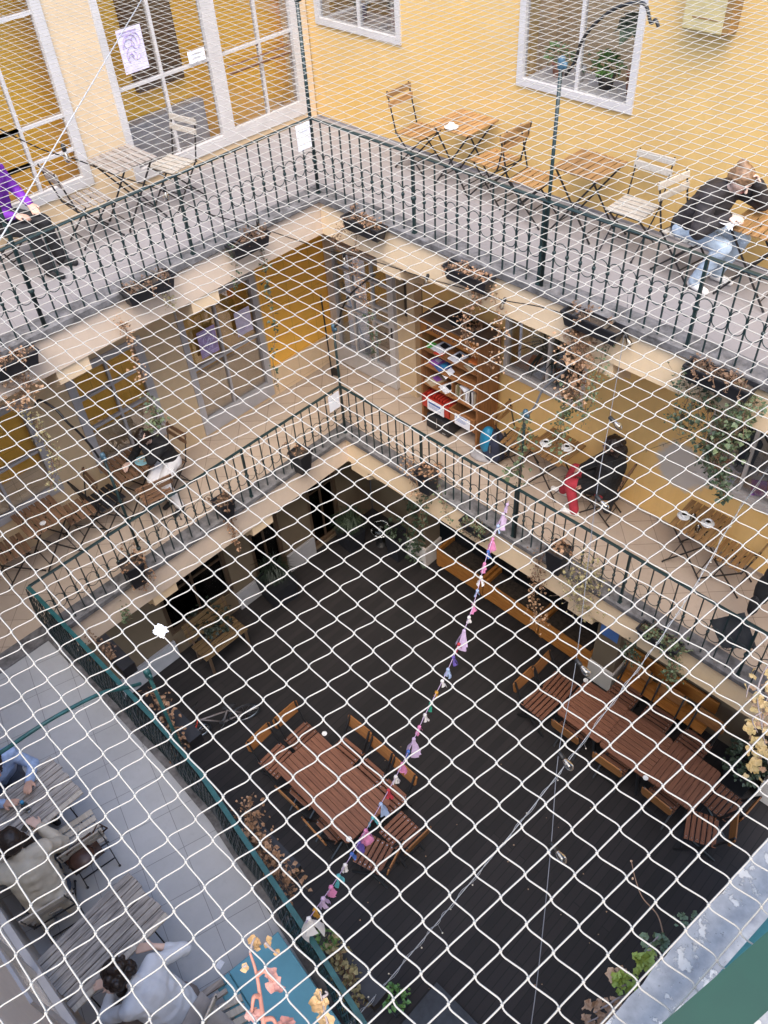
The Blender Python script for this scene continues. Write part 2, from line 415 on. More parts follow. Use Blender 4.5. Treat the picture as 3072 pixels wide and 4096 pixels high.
# terrace slab edge
t = thing('terrace_slab', 'terrace slab edge under the green mesh railing', 'terrace slab')
m = MB(); m.prism([(x, y + .06) for x, y in PT] + [(x, y - .10) for x, y in PT[::-1]], B1 - .10, B1 - .005); m.build('ledge', 'ledge_stone', t)
m = MB(); m.prism([(x, y + .02) for x, y in PT] + [(7.3, -6.95), (0.06, -6.95)], 3.09, B1 - .105); m.build('fascia', 'cream_fascia', t)

def holed(m, axis, c0, c1, a0, a1, z0, z1, holes):
    """wall between a0..a1, z0..z1, thickness c0..c1, with rectangular holes (h0, h1, hz0, hz1)"""
    def bx(p, q, r, s):
        if q - p > 1e-4 and s - r > 1e-4: m.box(p, q, c0, c1, r, s) if axis == 'y' else m.box(c0, c1, p, q, r, s)
    cur = a0
    for h0, h1, k0, k1 in sorted(holes):
        bx(cur, h0, z0, z1); bx(h0, h1, z0, k0); bx(h0, h1, k1, z1); cur = h1
    bx(cur, a1, z0, z1)
    return m

def window(parent, axis, face, sgn, a0, a1, z0, z1, mulls=(), trans=(), fw=.07, name='window', glass='glass', mat='white_paint', depth=.05, inset=.03, bw=.035, sill=.0):
    """frame with bars and a pane, its face on the wall plane; sgn: the side the wall looks to"""
    def P(m, p, q, r, s, d0, d1):
        lo, hi = sorted((face - sgn * d0, face - sgn * d1))
        m.box(p, q, lo, hi, r, s) if axis == 'y' else m.box(lo, hi, p, q, r, s)
    f = MB()
    P(f, a0, a0 + fw, z0, z1, -.022, depth); P(f, a1 - fw, a1, z0, z1, -.022, depth)
    P(f, a0 + fw, a1 - fw, z0, z0 + fw + sill, -.022, depth); P(f, a0 + fw, a1 - fw, z1 - fw, z1, -.022, depth)
    o = f.build(name, mat, parent)
    b = MB()
    for a in mulls: P(b, a - bw / 2, a + bw / 2, z0 + fw + sill, z1 - fw, inset - .022, inset + .03)
    for z in trans:
        cur = a0 + fw
        for a in list(mulls) + [None]:
            end = a1 - fw if a is None else a - bw / 2
            P(b, cur, end, z - bw / 2, z + bw / 2, inset - .020, inset + .028); cur = (a or 0) + bw / 2
    if b.v: b.build('glazing_bar', mat, o)
    g = MB(); P(g, a0 + fw, a1 - fw, z0 + fw + sill, z1 - fw, inset + .002, inset + .008); g.build('pane', glass, o)
    return o

# ---- upper right wall (yellow)
t = thing('yellow_wall', 'bright yellow upper wall with two white windows above bistro tables', 'wall')
WU1 = (-1.62, -.15, 8.42, 9.75); WU2 = (1.55, 2.97, 8.34, 9.60)
holed(MB(), 'y', YW2, YW2 + .32, -3.4, XE, F2 - .1, 10.9, [WU1, WU2]).build('wall', 'yellow_upper', t)
m = MB(); m.box(-1.78, XE, YW2 - .008, YW2 - .001, F2 + .001, F2 + .03); m.build('skirting', 'tile_upper', t)
for a0, a1, z0, z1 in (WU1, WU2):
    window(t, 'y', YW2, -1, a0, a1, z0, z1, [(a0 + a1) / 2 + .03], [], .075, inset=.02)
m = MB()
for a0, a1, z0, z1 in (WU1, WU2):
    m.box(a0 - .3, a1 + .3, YW2 + .95, YW2 + 1.0, z0 - .4, z1 + .3); m.box(a0 - .25, a0 - .2, YW2 + .33, YW2 + .94, z0 - .3, z1 + .3); m.box(a1 + .2, a1 + .25, YW2 + .33, YW2 + .94, z0 - .3, z1 + .3)
m.build('room_wall', 'cream_left', t)
for a0, a1, z0, z1 in (WU1, WU2):
    m = MB(); m.box(a0 + .075, a1 - .075, YW2 + .07, YW2 + .52, z0 + .03, z0 + .07); m.build('sill', 'white_paint', t)
# ---- upper left wall (glazed)
t = thing('glazed_wall', 'cream upper wall with tall white glazed openings and posters', 'wall')
HA = (-3.75, -1.82, F2 + .32, 9.95); HB = (-1.30, .12, F2 + .12, 9.95); HC = (.12, 1.42, F2 + .12, 9.95)
holed(MB(), 'x', XW2 - .30, XW2, -7.0, 1.60, F2 - .1, 10.9, [HA, (HB[0], HC[1], HB[2], HB[3])]).build('wall', 'cream_left', t)
window(t, 'x', XW2, 1, HA[0], HA[1], HA[2], HA[3], [-2.44, -3.05], [7.98, 8.34, 9.33], .11)
window(t, 'x', XW2, 1, HB[0], HB[1], HB[2], HB[3], [-.62], [8.38], .085, sill=.05)
d = window(t, 'x', XW2, 1, HC[0] + .001, HC[1], HC[2], HC[3], [.81], [8.38], .10, name='glazed_door', sill=.06)
m = MB(); m.tube([(XW2 + .05, .25, 8.17), (XW2 + .05, 1.25, 8.17)], .018, 8); m.tube([(XW2 + .05, .25, 8.25), (XW2 + .05, 1.25, 8.25)], .012, 8); m.build('push_bar', 'rust_bar', d)
def room(parent, axis, face, sgn, a0, a1, z0, z1, depth, wall, fl):
    """the shallow room seen through the panes"""
    def P(m, p, q, r, s, d0, d1):
        lo, hi = sorted((face - sgn * d0, face - sgn * d1)); m.box(p, q, lo, hi, r, s) if axis == 'y' else m.box(lo, hi, p, q, r, s)
    m = MB(); P(m, a0, a1, z0, z1, depth, depth + .05); P(m, a0 - .05, a0, z0, z1, .31, depth); P(m, a1, a1 + .05, z0, z1, .31, depth)
    m.build('room_wall', wall, parent)
room(t, 'x', XW2, 1, -3.85, 1.58, F2, 10.2, .48, 'ochre_room', None)
m = MB(); m.box(XW2 - .47, XW2 - .38, -.75, -.1, F2 + .9, F2 + 2.6); m.build('cupboard', 'brown_door', t)
m = MB(); m.box(XW2 - .47, XW2 - .31, -1.25, .05, F2 + .01, F2 + .62); m.build('bench_seat', 'cloth_grey', t)
# ---- lower right wall (yellow)
t = thing('yellow_wall', 'ochre yellow lower wall with a bare plaster patch between its windows', 'wall')
WL1 = (1.70, 2.98, 4.78, 6.20); WL2 = (4.62, 6.30, 4.64, 6.05)
holed(MB(), 'y', YW1, YW1 + .30, .22, XE, F1 - .1, 6.9, [WL1, WL2]).build('wall', 'yellow_lower', t)
m = MB(); m.box(.23, XE, YW1 - .012, YW1 - .001, F1 + .001, F1 + .05); m.build('skirting', 'tile_lower', t)
for w in (WL1, WL2):
    a0, a1, z0, z1 = w
    window(t, 'y', YW1, -1, a0, a1, z0, z1, [2.39] if a0 < 3 else [5.13], [], .06, mat='white_wall', inset=.02)
    m = MB(); m.box(a0 - .04, a1 + .04, YW1 - .06, YW1 - .023, z0 - .03, z0 + .02); m.build('sill', 'white_wall', t)
    m = MB(); m.box(a0 - .3, a1 + .3, YW1 + .78, YW1 + .82, z0 - .5, z1 + .3); m.build('room_wall', 'white_wall', t)
    m = MB(); m.box(a0 + .06, a1 - .06, YW1 + .06, YW1 + .75, z0 + .0, z0 + .05); m.build('sill', 'white_wall', t)
# ---- lower right corner: pier with niche and white glazed door standing ajar
t = thing('door_pier', 'yellow pier with a small dark window beside the white glazed door', 'wall')
holed(MB(), 'y', 1.31, 1.46, -1.49, .22, F1 - .1, 6.9, [(-1.38, -.22, F1 + .02, 5.75), (-.12, .08, 4.86, 5.62)]).build('wall', 'cream_left', t)
m = MB(); m.box(-1.49, -1.40, 1.20, 1.308, F1 + .005, 6.2); m.box(-.219, -.16, 1.285, 1.309, F1 + .005, 5.9); m.build('door_jamb', 'white_wall', t)
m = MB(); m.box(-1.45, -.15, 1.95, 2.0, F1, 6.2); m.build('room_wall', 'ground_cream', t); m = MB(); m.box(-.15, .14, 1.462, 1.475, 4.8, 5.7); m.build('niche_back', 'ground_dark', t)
t = thing('glazed_door', 'white glazed door standing ajar beside the bookshelf', 'door', (-1.44, 1.215, F1 + .02), .035)
window(t, 'y', 0, -1, 0, 1.31, 0, 2.12, [.45, .86], [1.05, 1.30, 1.7], .11, name='door_leaf', mat='white_paint', sill=.20, bw=.03)
m = MB(); m.tube([(1.26, -.03, 1.0), (1.26, -.075, 1.0), (1.16, -.075, 1.0)], .009, 8); m.box(1.245, 1.275, -.03, -.024, .92, 1.1); m.build('handle', 'black_metal', t)
# ---- lower left wall
t = thing('glazed_wall', 'ochre lower wall with grey framed windows, two posters and trailing ivy', 'wall')
HW = (-3.10, -1.98, 4.10, 5.72); HJ = (-1.42, -.10, F1 + .06, 5.80); HV = (-4.95, -3.62, 4.20, 5.72)
holed(MB(), 'x', XW1 - .12, XW1, -6.95, -.06, F1 - .1, 6.9, [HV, HW, HJ]).build('wall', 'cream_left', t)
holed(MB(), 'x', XW1 - .26, XW1 - .02, -.058, 1.46, F1 - .1, 6.9, []).build('wall_panel', 'ochre_wall', t)
m = MB(); m.box(XW1 - .019, XW1 + .004, -.055, 1.29, F1 + .002, F1 + .50); m.build('floor_image', 'floor_image_tile', t)  # panel painted like the floor tiles, standing for their reflection
window(t, 'x', XW1, 1, *HV, [-4.3], [4.9], .10, mat='grey_paint')
window(t, 'x', XW1, 1, *HW, [-2.52], [4.78, 5.25], .11, mat='grey_paint')
window(t, 'x', XW1, 1, *HJ, [-.80], [4.78], .09, mat='grey_paint', sill=.16)
for a0, a1, z0, z1 in (HV, HW, HJ):
    m = MB(); m.box(XW1 - .11, XW1 - .075, a0 + .002, a1 - .002, max(z0 + .01, F1 + 1.06), z1 - .01); m.build('room_wall', 'ochre_wall', t); m = MB(); m.box(XW1 - .11, XW1 - .074, a0 + .002, a1 - .002, z0 + .01, F1 + 1.058); m.build('pane_floor_image', 'floor_image_tile', t)  # pale lower panels imitate the tiled floor showing in the panes
# ---- ground level
t = thing('ground_wall', 'dim cream wall with brown doors under the left gallery', 'wall')
HD = [(-1.25, -.60, .06, 2.5), (-3.05, -1.75, .5, 2.5), (.05, .75, .06, 2.4)]
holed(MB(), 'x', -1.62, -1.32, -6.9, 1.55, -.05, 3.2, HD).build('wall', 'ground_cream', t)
m = MB(); m.box(-1.31, -1.26, -6.9, -3.06, 0.003, .42); m.box(-1.31, -1.26, -1.74, -1.26, .003, .42); m.box(-1.31, -1.26, -.59, .04, .003, .42); m.build('plinth', 'grey_paint', t)
for a0, a1, z0, z1 in HD:
    window(t, 'x', -1.36, 1, a0 + .002, a1 - .002, z0, z1, [(a0 + a1) / 2], [1.35], .07, name='glazed_door' if z0 < .2 else 'window', mat='brown_door', glass='glass_dark')
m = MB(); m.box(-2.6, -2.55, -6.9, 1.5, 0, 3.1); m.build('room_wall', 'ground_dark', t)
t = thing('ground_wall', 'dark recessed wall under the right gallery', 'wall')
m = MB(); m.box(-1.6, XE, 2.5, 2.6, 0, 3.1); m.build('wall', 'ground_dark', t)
m = MB(); m.box(-1.31, .05, 1.56, 1.76, 0, 3.1); m.build('wall_panel', 'ground_cream', t)
m = MB(); m.box(4.34, 6.6, 1.56, 1.76, 0, 3.1); m.build('wall_panel', 'ground_cream', t)
for x0, x1, y0, lab in ((.05, .47, 1.14, 'cream pillar wound with ivy beside a black planter'), (3.95, 4.34, 1.16, 'cream pillar with a blue poster between the wooden benches'), (6.85, 7.25, 1.1, 'cream pillar at the right end of the deck')):
    t = thing('pillar', lab, 'pillar', (x0, y0, 0))
    m = MB(); m.box(0, x1 - x0, 0, .38, .5, 3.085); m.build('shaft', 'ground_cream', t)
    m = MB(); m.bbox(-.025, x1 - x0 + .025, -.025, .40, 0.002, .5, c=.02); m.build('plinth', 'white_wall', t)
# ---- terrace wall (lower left of the view), unseen near wall added to block light
t = thing('terrace_wall', 'pale wall with a white framed window beside the terrace tables', 'wall')
HT = (2.9, 4.5, F1 + .72, F1 + 2.2)
holed(MB(), 'y', YTW - .3, YTW, -3.2, 7.3, F1 - .3, 10.25, [HT]).build('wall', 'white_wall', t)
window(t, 'y', YTW, 1, *HT, [3.7], [], .13, sill=.05)
m = MB(); m.box(2.6, 4.8, YTW - 1.0, YTW - .95, F1, 7); m.build('room_wall', 'brown_door', t)
t = thing('light_block_wall', 'unseen wall added below the viewer and the peeling ledge to block light', 'wall')
m = MB(); m.box(8.3, 8.45, -6.9, -.2, 0, 10.0); m.build('wall', 'cream_fascia', t)
# ------------------------------------------------------------------ railings
def m_baluster(r=.0065):
    m = MB(); m.box(-r, r, -r, r, 0, RH - .012)
    m.lathe([(.008, .365), (.017, .372), (.019, .385), (.017, .398), (.008, .405)], 8)
    return m
def m_scroll(w):
    """iron loop between two balusters: arch above, cup below"""
    m = MB(); R = w / 2 - .010; n = 12
    p = [(0, R * math.cos(a), .430 + R * math.sin(a) * 1.0) for a in [PI * i / n for i in range(n + 1)]]
    m.tube([(0, R + .004, .392)] + p + [(0, -R - .004, .392)], .0045, 5)
    p = [(0, R * math.cos(a), .340 - R * math.sin(a) * 1.0) for a in [PI * i / n for i in range(n + 1)]]
    m.tube([(0, R + .004, .378)] + p + [(0, -R - .004, .378)], .0045, 5)
    return m
def m_post():
    m = MB(); m.box(-.014, .014, -.014, .014, 0, RH - .01)
    m.lathe([(.016, .36), (.027, .37), (.030, .385), (.027, .40), (.016, .41)], 10); m.box(-.022, .022, -.022, .022, 0, .02); return m
def railing(name, label, p0, ang, zb, posts, nb, end, skip_first=False):
    """posts: distances along the run; nb bars' intervals in each bay"""
    t = thing(name, label, 'railing', (p0[0], p0[1], zb), ang)
    m = MB(); m.bbox(-.02, end, -.021, .021, RH - .010, RH + .006, c=.004); m.build('top_rail', 'iron_green', t)
    bal = scr = pst = None; xs = []
    cur = 0
    for i, x in enumerate(posts):
        w = (x - cur) / nb[i]
        for k in range(nb[i]):
            xx = cur + w * k
            if xx <= end: xs.append((xx, xx + w, k == 0))
        cur = x
    for a, b, isp in xs:
        if isp and not (skip_first and a == 0):
            if pst is None: pst = m_post().build('post', 'iron_green', t, loc=(a, 0, 0))
            else: dup(pst, loc=(a, 0, 0), parent=t)
        elif not isp:
            if bal is None: bal = m_baluster().build('baluster', 'iron_green', t, loc=(a, 0, 0))
            else: dup(bal, loc=(a, 0, 0), parent=t)
        if b > end: continue
        if scr is None:
            scr = m_scroll(b - a).build('scroll', 'iron_green', t, loc=((a + b) / 2, 0, 0), smooth=True); scr.rotation_euler = (0, 0, PI / 2)
        else: dup(scr, loc=((a + b) / 2, 0, 0), rz=PI / 2, parent=t)
    return t
railing('gallery_railing', 'dark green scrolled iron railing of the upper gallery in front of the yellow wall', (0, 0), 0, B2, [1.525, 3.162, 4.764, 6.4, 8.0], [10, 11, 11, 11, 11], 7.4)
railing('gallery_railing', 'dark green scrolled iron railing of the upper gallery in front of the glazed wall', (0, 0), -PI / 2, B2, [1.803, 3.571, 5.34, 7.0], [12, 12, 12, 12], 6.6, True)
railing('gallery_railing', 'dark green scrolled iron railing of the lower gallery in front of the bookshelf', (0, 0), 0, B1, [1.531, 3.103, 4.70, 6.20, 7.7], [10, 11, 11, 10, 10], 7.4)
railing('gallery_railing', 'dark green scrolled iron railing of the lower gallery hung with square pots', (0, 0), -PI / 2, B1, [1.778, 3.505, 4.83], [12, 12, 9], 4.84, True)
# terrace railing: top rail, bars, green plastic mesh tied to it
tr = thing('terrace_railing', 'teal terrace railing wrapped in dark green plastic mesh', 'railing', (0, 0, 0))
m = MB()
for a, b in zip(PT, PT[1:]): m.beam((*a, B1 + RH), (*b, B1 + RH), .045, .018)
m.build('top_rail', 'teal_iron', tr)
def on_path(s):
    for a, b in zip(PT, PT[1:]):
        L = math.dist(a, b)
        if s <= L: return (a[0] + (b[0] - a[0]) * s / L, a[1] + (b[1] - a[1]) * s / L)
        s -= L
    return PT[-1]
TL = sum(math.dist(a, b) for a, b in zip(PT, PT[1:]))
b0 = None; p0 = None; k = 0; s = .15
while s < TL:
    x, y = on_path(s); k += 1
    if k % 11 == 0:
        if p0 is None: p0 = m_post().build('post', 'teal_iron', tr, loc=(x, y, B1))
        else: dup(p0, loc=(x, y, B1), parent=tr)
    elif b0 is None: b0 = m_baluster().build('baluster', 'iron_green', tr, loc=(x, y, B1))
    else: dup(b0, loc=(x, y, B1), parent=tr)
    s += .15
m = MB(); n = int(TL / .060)
def meshpt(s, h):
    x, y = on_path(max(0, min(TL, s))); return V((x, y - .03 - .035 * math.sin(PI * h) * (1 + .6 * math.sin(s * 7)), B1 + .02 + h * (RH - .03)))
for sg in (1, -1):
    for i in range(-6, n + 6):
        s0 = i * .060; pts = [meshpt(s0 + sg * .24 * h, h) for h in (0, .2, .4, .6, .8, 1)]
        if -.2 < s0 < TL + .2: m.tube(pts, .0062, 3, cap=False)
m.build('mesh_wrap', 'iron_green', tr)
# poles with curved rods
def pole(label, x, y, zb, ztop, arm, tall_mat='iron_green', br='bracket_blue', clampz=None, arm_mat='black_metal', r=.017, ar=.013):
    t = thing('pole', label, 'pole', (x, y, zb))
    m = MB(); m.tube([(0, 0, 0), (0, 0, ztop - zb)], r, 10); m.lathe([(r, .37), (r + .012, .385), (r, .40)], 10); m.build('shaft', tall_mat, t, True)
    h = ztop - zb
    m = MB(); m.lathe([(r + .002, h - .10), (.03, h - .09), (.032, h - .02), (.026, h), (.001, h + .012)], 10); m.box(-.02, .055, -.012, .012, h - .085, h - .035); m.build('bracket', br, t, True)
    if arm:
        m = MB(); pts = [V(p) - V((x, y, zb)) for p in arm]
        sm = []
        for i in range(len(pts) - 1):                        # Catmull-Rom through the measured points
            p = [pts[max(i - 1, 0)], pts[i], pts[i + 1], pts[min(i + 2, len(pts) - 1)]]
            for q in range(8):
                u = q / 8; sm.append(.5 * (2 * p[1] + (p[2] - p[0]) * u + (2 * p[0] - 5 * p[1] + 4 * p[2] - p[3]) * u * u + (3 * p[1] - p[0] - 3 * p[2] + p[3]) * u ** 3))
        sm.append(pts[-1]); m.tube(sm, ar, 8); m.build('curved_rod', arm_mat, t, True)
    return t
def ay(*l): return [tuple(at(u, v, y=y)) for u, v, y in l]
def ax(*l): return [tuple(at(u, v, x=x)) for u, v, x in l]
pole('tall dark green corner pole of the upper gallery', 0, 0, B2, 9.35, None, br='iron_green', r=.02)
pole('tall green pole on the upper railing with a black rod curving towards the wall', 3.2, 0, B2, 9.33,
     ay((2262, 300, 0), (2300, 245, 0), (2325, 170, 0), (2380, 95, 0), (2460, 35, 0), (2545, 10, 0), (2585, 25, 0), (2603, 90, 0), (2622, 80, 0), (2634, 108, 0)))
pole('thick green pole at the upper left railing beside the purple jacket', 0, -3.571, B2, 9.3, None, r=.022)
pole('green corner pole of the lower gallery with a rod curving in front of the door', 0, 0, B1, 5.50,
     ay((1334, 1310, 0), (1355, 1290, 0), (1367, 1240, 0), (1400, 1180, 0), (1455, 1130, 0), (1500, 1100, 0)))
pole('green pole with ivy on the lower railing, its rod curving past the window', 3.14, 0, B1, 5.72,
     ay((2108, 1660, 0), (2140, 1625, 0), (2165, 1570, 0), (2200, 1530, 0), (2240, 1500, 0), (2290, 1450, 0)), arm_mat='cable_grey')
pole('green pole on the lower left railing with a dark rod curving up to the soffit', 0, -3.505, B1, 5.60,
     ax((395, 1830, 0), (360, 1780, 0), (310, 1725, 0), (270, 1690, .0), (225, 1640, -.1), (160, 1600, -.25), (140, 1625, -.3)))
pole('teal pole on the terrace railing with a long teal rod arching over the terrace', 2.85, -4.83, B1, 5.70,
     [tuple(at(560, 2735, z=5.55)), tuple(at(490, 2755, z=5.75)), tuple(at(400, 2775, z=5.9)), tuple(at(200, 2880, z=6.0)), tuple(at(0, 3012, z=5.95)), tuple(at(-200, 3150, z=5.85))], 'teal_iron', 'teal_iron', arm_mat='teal_iron', ar=.017)

# ------------------------------------------------------------------ the safety net, 50 mm knotted mesh
NO = V((7.239, -5.664, 6.781 + 3.65)); D1 = V((.005, .0497, .0018)); D2 = V((.0492, -.0025, -.0008))
def netpt(i, j):
    p = NO + D1 * i + D2 * j
    return p
m = MB(); seen = {}
def vis(p):
    q = RM.transposed() @ (p - CAM)
    if q.z > -.2: return False
    return abs(q.x / -q.z) < .62 and -.80 < q.y / -q.z < .92
r = .00132; K = []
SL = 7.45
for i in range(-44, 150):
    for j in range(-130, 6):
        p = netpt(i, j)
        if p.x > SL or not vis(p): continue
        w = min(1, max(0, (p.x - 6.72) / .4))          # the strands that run slack change across the net
        a1 = .0003 + .0025 * (1 - w) * min(1, max(.15, (p.x - 3.8) / 1.6)); a2 = .0008 + .0020 * w
        jx = V((math.sin(i * 12.9 + j * 78.2) * .0012, math.sin(i * 39.3 + j * 11.1) * .0012, math.sin(i * 3.1 + j * 7.7) * .0015))
        K.append(p + jx)
        for (di, dj, amp, off) in ((1, 0, a1, D2), (0, 1, a2, D1)):
            q = netpt(i + di, j + dj)
            if q.x > SL + .03: continue
            jq = V((math.sin((i + di) * 12.9 + (j + dj) * 78.2) * .0012, math.sin((i + di) * 39.3 + (j + dj) * 11.1) * .0012, math.sin((i + di) * 3.1 + (j + dj) * 7.7) * .0015))
            A, Bq = p + jx, q + jq; o = off.normalized(); sg = -1
            pts = [A.lerp(Bq, u) + o * (sg * amp * f) for u, f in ((0, 0), (.05, .62), (.13, .95), (.22, .9), (.5, 0), (.78, -.9), (.87, -.95), (.95, -.62), (1, 0))]
            m.tube(pts, r * min(1, max(.68, .68 + .32 * (p.x - 3.6) / 2.2)), 4, cap=False)
for p in K: m.ball(p, .0029, 5, 3)
o = m.build('safety_net', 'net_cord', smooth=True); tag(o, 'white knotted safety net stretched flat over the whole courtyard', 'net')
m = MB(); a, b = at(566, 0, z=10.45), at(0, 957, z=10.45); m.tube([a + (a - b) * .6, b + (b - a) * .6], .0026, 6)
tag(m.build('support_rope', 'rope_white', smooth=True), 'straight white rope crossing the net at the upper left corner', 'rope')
def fluff(u, v, s, label):
    m = MB(); c = at(u, v, z=10.44)
    for k in range(26):
        d = V((U(-1, 1), U(-1, 1), U(-.5, .8))).normalized(); m.leaf(c + d * s * .15, s * U(.5, 1.0), d, (0, 0, 1))
    m.ball(c, s * .3, 7, 5); tag(m.build('feather', 'feather'), label, 'feather')
fluff(645, 2525, .016, 'fluffy white feather caught in the net at the left'); fluff(2918, 908, .013, 'small white feather caught in the net beside the seated person in jeans')

# ------------------------------------------------------------------ viewer's ledge, green bars
t = thing('near_ledge', 'grey concrete ledge with peeling white paint at the bottom right corner', 'ledge')
m = MB(); e0, e1 = at(3072, 3352, z=10.25), at(2421, 4096, z=10.25); d = (e1 - e0)
def jag(k): return .006 * math.sin(k * 2.7) + .004 * math.sin(k * 7.1)
N = 60; A = e0 - d * 2.0; Bp = e1 + d * 1.2
edge = [A.lerp(Bp, k / N) + V((jag(k) * (1 if k % 9 == 0 else .25), 0, 0)) for k in range(N + 1)]
poly = [(p.x, p.y) for p in edge] + [(8.6, Bp.y), (8.6, A.y)]
m.prism(poly[::-1], 10.02, 10.25); mm, nt, b = nodes('peeling_paint'); MATS['peeling_paint'] = mm
v = coords(nt); f = noise(nt, v, 24, 9, .66); f2 = noise(nt, v, 8, 4)
mu = nt.nodes.new('ShaderNodeMath'); mu.operation = 'MULTIPLY_ADD'; nt.links.new(f, mu.inputs[0]); mu.inputs[1].default_value = .6; m3 = nt.nodes.new('ShaderNodeMath'); m3.operation = 'MULTIPLY'; m3.inputs[1].default_value = .4; nt.links.new(f2, m3.inputs[0]); nt.links.new(m3.outputs[0], mu.inputs[2])
msk = ramp(nt, mu.outputs[0], [(.535, (0, 0, 0)), (.55, (1, 1, 1))])
grey = ramp(nt, noise(nt, v, 40, 7), [(.3, (.17, .172, .18)), (.7, (.29, .29, .29))])
col = mixc(nt, msk, grey, ramp(nt, noise(nt, v, 30, 5), [(.3, (.36, .335, .305)), (.7, (.48, .465, .44))]))
spk = ramp(nt, noise(nt, v, 130, 3), [(.66, (0, 0, 0)), (.72, (.6,) * 3)]); col = mixc(nt, spk, col, (.06, .055, .05))
nt.links.new(col, b.inputs['Base Color']); b.inputs['Roughness'].default_value = .9; bump(nt, b, msk, .6, .004)
m.build('slab', 'peeling_paint', t)
def barline(u0, v0, u1, v1, z, ext=3.0):
    p, q = at(u0, v0, z=z), at(u1, v1, z=z); d = q - p; return p - d * ext, q + d * ext
t = thing('near_railing', 'green painted rail with a thin teal bar above the peeling ledge', 'railing')
p, q = barline(3072, 3880, 2830, 4096, 10.47); m = MB(); m.beam(p, q, .062, .012); m.build('top_rail', 'rail_green', t)
p, q = barline(3072, 3700, 2800, 4010, 10.31); m = MB(); m.beam(p, q, .012, .02); m.build('thin_bar', 'teal_iron', t)
m = MB()
for s in (.1, .55, .9):
    x = p.lerp(q, s); m.tube([(x.x + .03, x.y, 10.24), (x.x + .03, x.y, 10.46)], .008, 6)
m.build('post', 'teal_iron', t)

# ------------------------------------------------------------------ cables, bulbs, garland
def sag(p, q, s, n=24): return [V(p).lerp(V(q), k / n) - V((0, 0, s * 4 * (k / n) * (1 - k / n))) for k in range(n + 1)]
def spline(pts, n=10):
    pts = [V(p) for p in pts]; out = []
    for i in range(len(pts) - 1):
        p = [pts[max(i - 1, 0)], pts[i], pts[i + 1], pts[min(i + 2, len(pts) - 1)]]
        for q in range(n):
            u = q / n; out.append(.5 * (2 * p[1] + (p[2] - p[0]) * u + (2 * p[0] - 5 * p[1] + 4 * p[2] - p[3]) * u * u + (3 * p[1] - p[0] - 3 * p[2] + p[3]) * u ** 3))
    return out + [pts[-1]]
def bulb(parent, p, d=(0, 0, -1), s=1.0, clear=True):
    p = V(p); M = Matrix.Translation(p) @ V((0, 0, -1)).rotation_difference(V(d)).to_matrix().to_4x4()
    m = MB(); m.lathe([(.012, .01), (.019, .0), (.019, -.045), (.014, -.055)], 10, M=M); o = m.build('socket', 'cable_black', parent, True)
    m = MB(); m.lathe([(.013, -.05), (.022, -.075), (.031, -.105), (.027, -.13), (.012, -.145), (.001, -.148)], 12, M=M); m.build('bulb', 'bulb_clear', o, True)
    m = MB(); m.lathe([(.004, -.06), (.008, -.085), (.006, -.11), (.001, -.118)], 6, M=M); m.build('filament', 'bulb_glass', o, True)
t = thing('string_lights', 'black festoon cable of clear bulbs looped along the upper gallery fascia', 'string lights')
pts = [at(-150, 440, x=.35), at(150, 590, x=.33), at(310, 640, x=.3), at(460, 700, x=.25), at(640, 760, x=.2), at(820, 850, x=.16), at(1020, 905, x=.12), at(1200, 965, x=.05)] + \
      [at(u, v, y=-.10) for u, v in ((1300, 1000), (1480, 1040), (1680, 1105), (1860, 1155), (2010, 1200), (2150, 1225), (2280, 1262))]
m = MB(); m.tube(spline(pts), .006, 6); m.build('cable', 'cable_black', t, True)
for u, v, k, d in ((250, 580, dict(x=.31), .1), (655, 745, dict(x=.2), 0), (1030, 885, dict(x=.12), 0), (1375, 1012, dict(y=-.10), 0), (1712, 1100, dict(y=-.10), -.3), (2020, 1195, dict(y=-.1), -.3)):
    bulb(t, at(u, v, **k), V((d, 0, -1)).normalized())
t = thing('string_lights', 'grey cable with clear bulbs hanging from the upper ledge down across the courtyard', 'string lights')
C0 = at(2498, 1330, y=-.06); C1 = V((7.0, -6.35, 6.6)); pts = [at(2512, 1180, y=0), C0]
Pd = [(2440, 1670, .10), (2385, 1985, .21), (2305, 2640, .45), (2235, 3010, .6), (2205, 3375, .73), (2165, 3780, .87), (2125, 4096, .97)]
for u, v, s in Pd: pts.append(at(u, v, z=C0.z - 1.2 * s - .9 * s * (1 - s)))
pts.append(at(2060, 4500, z=C0.z - 1.3))
m = MB(); m.tube(spline(pts), .003, 6); m.build('cable', 'cable_grey', t, True)
for k, i in enumerate((1, 2, 3, 4, 5, 6)): bulb(t, pts[i], V((.9, -.2, -.2 if k else -.9)).normalized())
# the pair of thin cables with a twig of tiny lamps
t = thing('fairy_lights', 'pale twisted cable with tiny lamps running from the right wall to the terrace railing', 'string lights')
P0, P1 = at(3072, 1880, y=.9), at(1390, 4096, z=4.55)
def onray(u, v, s): return at(u, v, y=P0.y + (P1.y - P0.y) * s)
tab = [(3130, 1800, -.03), (2950, 2050, .08), (2800, 2310, .18), (2659, 2529, .27), (2480, 2770, .37), (2252, 3072, .5), (2048, 3331, .62), (1826, 3597, .74), (1703, 3745, .82), (1500, 3985, .94), (1390, 4110, 1.0), (1330, 4180, 1.04)]
pts = [onray(*k) for k in tab]; sp = spline(pts, 14)
m = MB(); m.tube(sp, .0048, 5)
tw = [p + V((.016 * math.sin(i * .9), 0, .016 * math.cos(i * .9))) for i, p in enumerate(sp)]; m.tube(tw, .0028, 4)
m.build('cable', 'cable_pale', t, True)
m = MB(); l = MB()
for i in range(16, len(sp) - 4, 7):
    p = sp[i]; e = p + V((U(-.05, .09), U(-.05, .05), -.05 - U(0, .05))); m.tube([p, e], .0022, 4); l.ball(e, .009, 6, 4)
